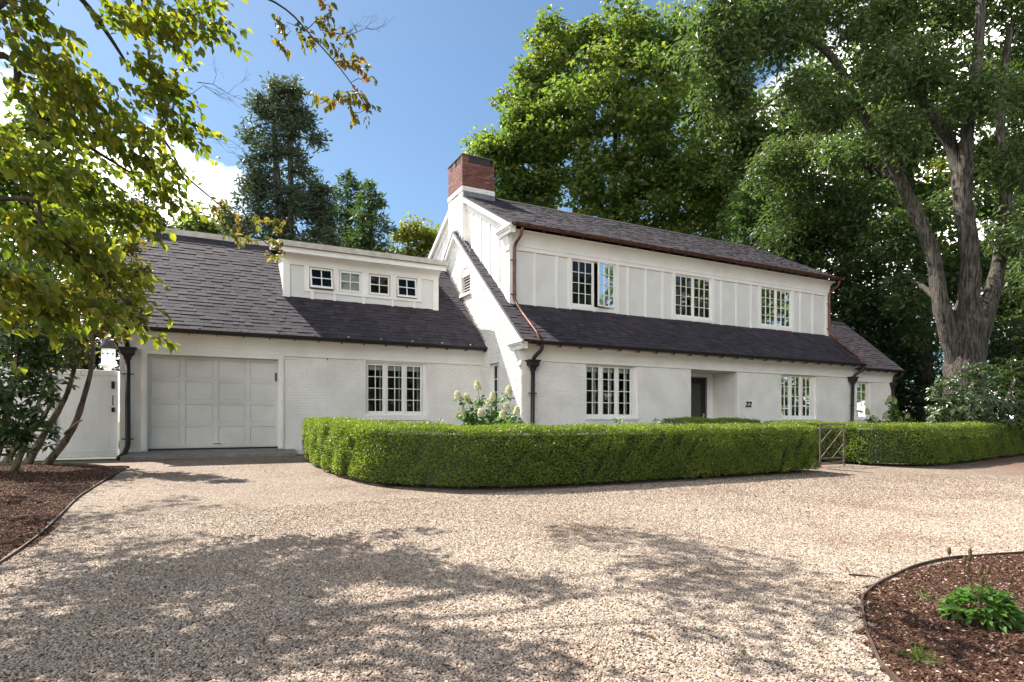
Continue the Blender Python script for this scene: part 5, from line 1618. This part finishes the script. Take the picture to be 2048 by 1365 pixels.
trunk = [[(base_d,0.16),((-5.0,6.3,1.6),0.14),((-4.5,6.6,3.2),0.12),((-4.0,7.2,5.0),0.09),((-3.2,8.4,7.4),0.06),((-1.6,9.6,9.2),0.035)],
         [((-4.5,6.6,3.2),0.09),(tuple(at(-120,60,6.2)),0.07),(tuple(at(60,-30,6.5)),0.06),(tuple(at(155,-10,6.6)),0.05),(tuple(at(262,140,6.9)),0.022)],
         [((-4.7,6.5,2.6),0.08),(tuple(at(-60,110,5.4)),0.055),(tuple(at(40,200,5.7)),0.042),(tuple(at(140,270,6.1)),0.032),(tuple(at(260,345,6.6)),0.018)],
         [((-4.5,6.6,3.2),0.07),(tuple(at(120,-160,6.4)),0.05),(tuple(at(270,-40,6.8)),0.04),(tuple(at(300,130,7.0)),0.018)],
         [((-4.0,7.2,5.0),0.06),(tuple(at(150,-250,6.4)),0.05),(tuple(at(370,-70,6.3)),0.026),(tuple(at(550,5,6.4)),0.015),(tuple(at(625,75,6.5)),0.010),(tuple(at(690,150,6.6)),0.007),(tuple(at(738,222,6.7)),0.004)],
         [(tuple(at(140,270,6.1)),0.028),(tuple(at(310,270,6.8)),0.022),(tuple(at(365,345,7.0)),0.018),(tuple(at(412,388,7.1)),0.014),(tuple(at(470,435,7.2)),0.010),(tuple(at(555,505,7.3)),0.005)],
         [((-4.9,6.4,1.9),0.06),(tuple(at(-40,400,4.9)),0.035),(tuple(at(90,455,5.2)),0.025),(tuple(at(200,555,5.7)),0.016),(tuple(at(290,640,6.2)),0.007)]]
dl = [px_lobe(*q) for q in [
    (40,40,90,5.6,30),(100,130,90,5.6,40),(180,180,90,5.9,44),(60,240,80,5.6,30),(270,220,80,6.3,40),(330,160,60,6.6,28),(330,40,80,6.4,36),(420,20,60,6.3,22),(250,30,60,6.6,14),
    (150,300,80,6.1,36),(270,320,80,6.6,36),(350,260,55,6.7,24),(60,350,80,5.6,34),(200,390,80,6.4,36),(330,370,50,6.9,18),(270,420,50,6.7,20),(120,420,60,5.8,26),
    (40,480,70,5.1,34),(140,500,70,5.5,32),(60,570,70,5.2,28),(-20,640,60,5.0,18),(110,610,50,5.4,14),(20,540,60,4.9,18),(230,540,36,5.8,12),(285,620,28,6.1,10),(290,655,16,6.2,5),(200,600,40,5.6,8),(380,330,30,6.9,8)]]
C = lobe_centers(g, dl, 0.6)
C = C[(np.sin((C[:,2]+0.42*C[:,0]+0.1*C[:,1])*8.5+0.6*np.sin(C[:,0]*3.0)) > -0.62) & (g.random(len(C)) < 0.9)]
sp_ = [(395,60),(430,70),(500,20),(540,10),(560,40),(565,70)]
C2 = np.array([tuple(at(x,y,d)) for x,y,d in [(560,45,6.4),(600,55,6.45),(615,75,6.5),(640,40,6.5),(660,25,6.5),(560,85,6.4),(655,85,6.55),(675,105,6.55),(690,125,6.6),(700,70,6.6),(710,120,6.6),(735,150,6.65),(700,185,6.65),(665,205,6.65),(690,200,6.65),(720,195,6.65),(735,225,6.7),(705,225,6.7),(650,200,6.65),(445,400,7.15),(435,440,7.2),(480,440,7.2),(515,440,7.25),(550,445,7.3),(545,480,7.3),(555,510,7.3),(500,480,7.25),(470,470,7.2),(430,415,7.1)]])
trunk = [trunk[0]]+[[(p_, r_*0.55+0.002) for p_,r_ in lm_] for lm_ in trunk[1:]]
bm_ = branch_mesh(g, trunk, np.concatenate([C[::2],C2]), tip=0.0035, rmax=0.016, wob=0.25, lift=0.02)
# bare twigs against the sky
def bare(p, d, ln, r, depth_):
    q = p+d*ln*0.5+Vector((random.gauss(0,.03),random.gauss(0,.03),random.gauss(0,.03)))*ln*2
    e = p+d*ln+Vector((random.gauss(0,.06),random.gauss(0,.06),random.gauss(0,.06)))*ln*2
    bm_.tube([tuple(p),tuple(q),tuple(e)], [r,r*0.8,r*0.5], 4, cap=False)
    if depth_:
        for k in range(3):
            st = (p,q,e)[random.choice((1,2,2))]
            dd = (d+Vector((random.gauss(0,.6),random.gauss(0,.4),random.gauss(0.15,.6)))).normalized()
            bare(st, dd, ln*random.uniform(.45,.75), r*0.55, depth_-1)
for (x,y,d,dx,dz) in ((395,165,6.6,1,.1),(400,270,6.9,1,-.1),(690,75,6.6,.8,.5),(640,60,6.5,1,.2),(350,180,6.6,.9,.3)):
    bare(at(x,y,d), Vector((dx,0.1,dz)).normalized(), 0.30, 0.0045, 3)
bm_.build('trunk', M['bark_dark'], dg, smooth=True)
put('crown', mesh_np('dogwood_leaves', *sprays(g, C, 12, 0.105, 0.62, wild=0.38)), M['dogwood_leaf'], dg)['kind'] = 'stuff'
put('turning_leaves', mesh_np('dogwood_leaves', *sprays(g, np.concatenate([C2,C2+g.normal(size=C2.shape)*0.05]), 10, 0.078, 0.56, span=0.09, lead=(0.5,0.1,-0.5), wild=0.6)), M['rust_leaf'], dg)['kind'] = 'stuff'
hi = [((-2.78,7.76,5.13),0.55,16),((-2.61,6.9,5.1),0.45,16),((-2.38,7.3,5.12),0.5,16),((-2.34,6.64,5.1),0.4,14),((-2.14,6.92,5.35),0.5,16),((-1.97,6.76,5.59),0.45,14),((-2.35,7.92,5.87),0.45,12),((-2.76,9.03,5.16),0.6,14),
      ((-3.2,10.79,7.67),0.6,12),((-2.57,9.44,7.14),0.5,9),((-3.34,10.53,5.21),0.8,16),((-3.67,12.32,7.47),0.7,10),((-4.13,15.04,10.49),0.8,9),((-1.93,9.14,7.13),0.5,9),((-1.56,9.4,7.38),0.4,7),((-1.6,6.9,5.84),0.5,12),
      ((-1.24,6.8,5.84),0.45,9),((-0.92,6.32,5.58),0.45,10),((-0.61,5.99,5.32),0.35,7),((-1.77,7.36,5.85),0.4,7),((0.15,10.08,8.38),0.5,9),((0.6,9.88,8.62),0.6,11),((0.9,8.99,8.11),0.6,11),((1.15,8.4,7.85),0.6,10),
      ((0.36,7.56,6.84),0.4,6),((0.61,6.98,6.58),0.45,7),((0.96,7.05,6.83),0.5,8),((0.68,5.96,5.81),0.4,6),((0.34,6.28,5.82),0.3,4),((-4.78,15.45,8.05),1.1,20),((-3.99,12.8,5.27),0.9,14),((1.56,5.91,6.06),0.3,5),((1.4,5.21,5.55),0.3,5),
      ((-3.6,5.0,5.2),1.2,24),((-4.2,8.6,6.6),1.2,22)]
CH = lobe_centers(g, hi, 0.7)
CH = CH[g.random(len(CH)) < 0.80]
branch_mesh(g, [[(p_,r_*0.6) for p_,r_ in trunk[0]], [((-3.2,8.4,7.4),0.03),((-1.4,8.6,7.6),0.02),((0.9,8.8,8.0),0.008)], [((-4.0,7.2,5.0),0.03),((-1.8,6.9,5.6),0.02),((0.9,6.5,6.2),0.008)]], CH[::5], tip=0.004, rmax=0.012, wob=0.5).build('upper_limbs', M['bark_dark'], dg, smooth=True)
put('upper_crown', mesh_np('dogwood_leaves', *leafy(g, CH, 0.34, 18, 0.125, 0.62, 'd', hang=0.5, up=0.6)), M['dogwood_leaf'], dg)['kind'] = 'stuff'

# ---- shrubs at left
g = np.random.default_rng(72)
D4 = 11.6
sb = at(75,915,D4)
ms = thing('magnolia_shrub', 'leggy shrub with olive leaves and bare curved stems before the white gate', 'shrub', (sb.x,sb.y,0.36))
ml = [px_lobe(*q) for q in [(245,590,52,D4-0.4,44),(200,540,50,D4,40),(275,540,28,D4-0.6,20),(270,640,26,D4-0.5,16),(160,600,50,D4,34),(215,650,40,D4-0.2,24),(255,500,30,D4-0.3,18),(150,680,50,D4,24),(100,640,50,D4+0.2,24),(120,720,36,D4,14)]]
C = lobe_centers(g, ml, 0.45)
limbs = [px_limb([(88,935,D4,0.075),(140,868,D4,0.06),(165,805,D4,0.05),(186,715,D4,0.04),(178,640,D4,0.03),(172,585,D4-0.1,0.02)]),
         px_limb([(50,936,D4+0.1,0.08),(90,865,D4+0.1,0.065),(120,815,D4+0.1,0.055),(140,770,D4+0.1,0.045),(150,700,D4,0.03),(110,640,D4,0.02)]),
         px_limb([(178,660,D4,0.028),(200,605,D4-0.1,0.022),(235,570,D4-0.3,0.014),(265,530,D4-0.5,0.008)]),
         px_limb([(176,650,D4,0.026),(225,640,D4-0.2,0.018),(265,625,D4-0.5,0.010)]),
         px_limb([(130,868,D4,0.03),(150,850,D4-0.2,0.02),(165,840,D4-0.3,0.008)]),
         px_limb([(5,938,D4+0.2,0.08),(40,880,D4+0.2,0.06),(75,850,D4+0.2,0.05),(105,790,D4+0.3,0.035),(90,700,D4+0.3,0.02)])]
branch_mesh(g, limbs, C[::2], tip=0.005, rmax=0.02, wob=0.25).build('stem', M['bark_pale'], ms, smooth=True)
put('foliage', mesh_np('olive_leaves', *whorls(g, C, 9, 0.17, 0.30, tilt=0.35, jitter=0.4)), M['olive_leaf'], ms)['kind'] = 'stuff'
sb2 = at(10,915,10.6)
rs = thing('rhododendron', 'dense dark shrub filling the left edge in front of the fence', 'shrub', (sb2.x,sb2.y,0.33))
ml2 = [px_lobe(*q) for q in [(20,600,80,10.8,70),(30,700,80,10.6,80),(30,800,70,10.4,70),(60,860,45,10.3,44),(90,760,45,10.8,40),(120,690,50,10.9,34),(-40,660,90,10.6,40),(-40,820,80,10.3,40),(70,560,60,11,28),(20,880,40,10.2,20)]]
C = lobe_centers(g, ml2, 0.4)
branch_mesh(g, [px_limb([(-20,950,10.4,0.08),(10,850,10.5,0.06),(30,740,10.6,0.04),(40,620,10.8,0.015)]), px_limb([(25,950,10.4,0.06),(60,860,10.4,0.045),(85,780,10.7,0.02)])], C[::2], tip=0.006, rmax=0.025).build('stem', M['bark_pale'], rs, smooth=True)
put('foliage', mesh_np('rhododendron_leaves', *whorls(g, C, 10, 0.15, 0.36, tilt=0.1, jitter=0.35)), M['rhodo_leaf'], rs)['kind'] = 'stuff'

# ================================================================== trees across the driveway (mirrored in the windows)
for k,(x,y,h,r) in enumerate(((-6,-26,17,6.0),(6,-28,19,6.6),(18,-28,18,6.6),(30,-27,19,6.6),(41,-25,20,6.8),(52,-22,20,6.8),(62,-16,24,7.2),(72,-8,26,7.2),(80,3,26,7.2))):
    lb = [((x+random.uniform(-1,1),y+random.uniform(-1,1),h*0.62),(r,r*0.9,h*0.34),64),((x,y,h*0.2),(r*1.0,r*0.7,h*0.2),44)]
    tree('driveway_tree', 'leafy tree across the driveway, mirrored in the house windows', 'tree', (x,y,-0.17), [[((x,y,-0.2),0.35),((x,y,h*0.3),0.28),((x+0.4,y,h*0.6),0.18),((x,y,h*0.85),0.05)]], lb, 1.6, 60, 0.65, 0.85, 'ash_leaf', 'bark', 80+k, group='trees mirrored in the windows', branch_every=3)

# ================================================================== small plants in the beds
def bed_plant(name, label, c, n, rad, L, W, mat, seed, stalks=0, sh=0.3):
    g = np.random.default_rng(seed)
    z0 = ground_z(c[0],c[1])
    t = thing(name, label, 'plant', (c[0],c[1],z0))
    a = g.uniform(0,6.3,n); r = rad*np.sqrt(g.random(n))
    h = (1-(r/rad)**2)*0.13+0.02+g.random(n)*0.03
    P = np.stack([c[0]+r*np.cos(a)*1.35, c[1]+r*np.sin(a), z0+h],1)
    D = np.stack([np.cos(a),np.sin(a),g.uniform(-0.1,0.7,n)],1)+g.normal(size=(n,3))*0.35
    N = np.array([0,0,1.0])[None]+g.normal(size=(n,3))*0.35
    Ls = L*g.uniform(0.6,1.25,n)
    put('foliage', mesh_np('plant_leaves', *leaf_arrays(P, D, N, Ls, Ls*W, 'o', 0.3, 0.35)), M[mat], t)['kind'] = 'stuff'
    for k in range(stalks):
        x, y = c[0]+g.normal()*rad*0.4-0.02, c[1]+g.normal()*rad*0.35+0.04
        hh = sh*g.uniform(0.6,1.15); dx, dy = g.normal(0,0.05,2)
        tip_ = (x+dx,y+dy,z0+hh)
        st = MB(); st.tube([(x,y,z0),(x+dx*0.4,y+dy*0.4,z0+hh*0.5),tip_], [0.0028,0.0024,0.002], 5)
        so = st.build('flower_stalk', M['seed'], t)
        sd = MB(); sd.lathe([(0.004,-0.005),(0.009,0.005),(0.011,0.018),(0.009,0.034),(0.004,0.044)], tip_, 7)
        for q in range(2):
            zz = hh*(0.55+0.2*q)
            f = zz/hh
            sd.lathe([(0.003,-0.006),(0.008,0.0),(0.003,0.008)], (x+dx*f,y+dy*f,z0+zz), 6)
        sd.build('seed_head', M['seed'], so)
    return t
bed_plant('perennial_plant', 'leafy green perennial with dry brown seed heads in the round bed', (4.16,1.90), 300, 0.155, 0.075, 0.5, 'garden_leaf', 91, stalks=11, sh=0.36)
bed_plant('perennial_plant', 'low broad leaved plant at the very left edge of the gravel', (-1.52,5.45), 40, 0.10, 0.12, 0.45, 'garden_leaf', 92)
def tuft(label, c, n, hgt, seed):
    g = np.random.default_rng(seed); z0 = ground_z(*c)
    t = thing('grass_tuft', label, 'grass', (c[0],c[1],z0), 'grass tufts in the round bed')
    P = np.stack([c[0]+g.normal(0,0.03,n), c[1]+g.normal(0,0.025,n), np.full(n,z0)],1)
    D = g.normal(size=(n,3))*0.8; D[:,2] = np.abs(D[:,2])*0.4+0.45
    put('blades', mesh_np('grass_blades', *leaf_arrays(P, D, g.normal(size=(n,3))+np.array([0,0,0.6]), hgt*g.uniform(0.5,1.2,n), 0.007, 'o', 0.1, 0.5)), M['grass'], t)['kind'] = 'stuff'
p = on_ground(1838,1322); tuft('small grass tuft near the bottom edge inside the round bed', (p.x,p.y), 60, 0.10, 93)
p = on_ground(1845,1200); tuft('sparse grass wisps left of the leafy perennial', (p.x,p.y), 14, 0.12, 94)
p = on_ground(2040,1268); tuft('thin green sprout right of the leafy perennial', (p.x,p.y), 10, 0.16, 95)

# ---- sticks on the gravel
def stick(label, x0, y0, x1, y1, r, seed):
    a, b = on_ground(x0,y0), on_ground(x1,y1)
    random.seed(seed)
    pts = [a.lerp(b,k/4)+Vector((random.uniform(-.012,.012),random.uniform(-.012,.012),r+0.012)) for k in range(5)]
    o = MB().tube(pts, [r,r*1.1,r*0.9,r*0.7,r*0.4], 6).build('fallen_stick', M['bark_dark'], origin=tuple(a), smooth=True)
    tag(o, label, 'stick')
stick('dark stick lying just outside the round mulch bed', 1702,1155,1760,1160, 0.008, 1)
stick('thin twig on the gravel in the middle distance', 1350,952,1420,953, 0.007, 2)
stick('twig on the gravel in front of the gate', 1655,940,1745,948, 0.008, 3)

# ================================================================== gravel stones and mulch chips
def inside(px_, py_, poly):
    c = False; n = len(poly)
    for i in range(n):
        x1,y1 = poly[i]; x2,y2 = poly[(i+1)%n]
        if (y1 > py_) != (y2 > py_) and px_ < (x2-x1)*(py_-y1)/(y2-y1)+x1: c = not c
    return c
def scatter_sheet(name, cells, step, dz):
    V, Fq, dens = [], [], []
    for (x,y,d) in cells:
        b = len(V)
        for (dx,dy) in ((0,0),(step,0),(step,step),(0,step)):
            V.append((x+dx,y+dy,ground_z(0,y+dy)+dz))
        Fq.append((b,b+1,b+2,b+3)); dens.append(d)
    me = bpy.data.meshes.new(name); me.from_pydata(V,[],Fq)
    at_ = me.attributes.new('dens','FLOAT','FACE'); at_.data.foreach_set('value', np.array(dens,dtype=np.float32))
    return me
def scatter_group(name, mat, radius, smin, smax, shape, seed, flat_rot):
    ng = bpy.data.node_groups.new(name, 'GeometryNodeTree')
    ng.interface.new_socket('Geometry', in_out='INPUT', socket_type='NodeSocketGeometry')
    ng.interface.new_socket('Geometry', in_out='OUTPUT', socket_type='NodeSocketGeometry')
    N, Lk = ng.nodes, ng.links
    gi, go = N.new('NodeGroupInput'), N.new('NodeGroupOutput')
    dp = N.new('GeometryNodeDistributePointsOnFaces'); dp.inputs['Seed'].default_value = seed
    na = N.new('GeometryNodeInputNamedAttribute'); na.data_type = 'FLOAT'; na.inputs['Name'].default_value = 'dens'
    Lk.new(gi.outputs[0], dp.inputs['Mesh']); Lk.new(na.outputs['Attribute'], dp.inputs['Density'])
    ico = N.new('GeometryNodeMeshIcoSphere'); ico.inputs['Radius'].default_value = radius; ico.inputs['Subdivisions'].default_value = 1
    sp = N.new('GeometryNodeSetPosition')
    nz = N.new('ShaderNodeTexNoise'); nz.inputs['Scale'].default_value = 0.9/radius; nz.inputs['Detail'].default_value = 1
    vm = N.new('ShaderNodeVectorMath'); vm.operation = 'MULTIPLY_ADD'
    vm.inputs[1].default_value = (radius*1.1,)*3; vm.inputs[2].default_value = (-radius*0.55,)*3
    Lk.new(nz.outputs['Color'], vm.inputs[0]); Lk.new(vm.outputs[0], sp.inputs['Offset'])
    Lk.new(ico.outputs['Mesh'], sp.inputs['Geometry'])
    tf = N.new('GeometryNodeTransform'); tf.inputs['Scale'].default_value = shape
    Lk.new(sp.outputs[0], tf.inputs['Geometry'])
    sm = N.new('GeometryNodeSetMaterial'); sm.inputs['Material'].default_value = mat
    Lk.new(tf.outputs[0], sm.inputs['Geometry'])
    ip = N.new('GeometryNodeInstanceOnPoints')
    Lk.new(dp.outputs['Points'], ip.inputs['Points']); Lk.new(sm.outputs[0], ip.inputs['Instance'])
    rr = N.new('FunctionNodeRandomValue'); rr.data_type = 'FLOAT_VECTOR'
    rr.inputs[0].default_value = (-flat_rot,-flat_rot,0); rr.inputs[1].default_value = (flat_rot,flat_rot,6.283); rr.inputs['Seed'].default_value = seed+1
    rs_ = N.new('FunctionNodeRandomValue'); rs_.data_type = 'FLOAT_VECTOR'
    rs_.inputs[0].default_value = (smin,smin,smin); rs_.inputs[1].default_value = (smax,smax,smax); rs_.inputs['Seed'].default_value = seed+2
    Lk.new(rr.outputs[0], ip.inputs['Rotation']); Lk.new(rs_.outputs[0], ip.inputs['Scale'])
    Lk.new(ip.outputs[0], go.inputs[0])
    return ng
def in_view(x, y, mx=0.08):
    z = y*CYAW+x*SYAW
    if z < 1.8: return None
    r = (x*CYAW-y*SYAW)/z
    if abs(r) > 0.852+mx: return None
    return z
step = 0.125
cells_g, cells_m, cells_w = [], [], []
for i in range(-50,110):
    for j in range(0,124):
        x, y = i*step, j*step
        z = in_view(x+step/2, y+step/2)
        if z is None or z > 16: continue
        inr = z < 9 and inside(x+step/2,y+step/2,bed_r_poly); inl = x < 0 and inside(x+step/2,y+step/2,bed_l_poly)
        if inr or inl:
            cells_m.append((x,y,6500.0 if z < 7 else 2200.0)); cells_w.append((x,y,120.0 if inr else 40.0))
        elif z < 12 and y < 7.75:
            cells_g.append((x,y,9000.0 if z < 5 else max(200.0, 9000.0*(1-(z-5)/7.0)**1.2)))
def scatter(name, label, cells, dz, ng):
    me = scatter_sheet(name, cells, step, dz)
    o = put(name, me, None); tag(o, label, kind='stuff')
    md = o.modifiers.new('scatter','NODES'); md.node_group = ng
    return o
scatter('gravel', 'loose tan and grey gravel stones covering the near driveway', cells_g, 0.004, scatter_group('gravel_scatter', M['stone'], 0.0070, 0.55, 1.5, (1.25,1.0,0.70), 5, 0.5))
scatter('bark_mulch', 'shredded red brown bark mulch covering the beds', cells_m, 0.010, scatter_group('mulch_scatter', M['chip'], 0.0075, 0.4, 1.9, (2.4,0.5,0.25), 9, 0.6))
scatter('stray_gravel', 'stray pale stones lying on the mulch', cells_w, 0.012, scatter_group('stray_scatter', M['stone'], 0.008, 0.6, 1.3, (1.25,1.0,0.7), 13, 0.5))
# ---- fallen leaves on the drive
g = np.random.default_rng(99)
Pl = []
while len(Pl) < 150:
    x, y = g.uniform(-1.2,12), g.uniform(1.5,13)
    z = in_view(x,y,0.0)
    if z and z < 14 and not (y > 7.3 and x > 1.6): Pl.append((x,y,ground_z(x,y)+0.014))
Pl = np.array(Pl); n = len(Pl)
D = g.normal(size=(n,3)); D[:,2] *= 0.15
lv = put('fallen_leaves', mesh_np('fallen_leaves', *leaf_arrays(Pl, D, np.array([0,0,1.0])[None]+g.normal(size=(n,3))*0.3, g.uniform(0.03,0.065,n), g.uniform(0.018,0.03,n), 'o', 0.5, -0.2)), M['seed'])
tag(lv, 'dry brown leaves strewn across the gravel', kind='stuff')
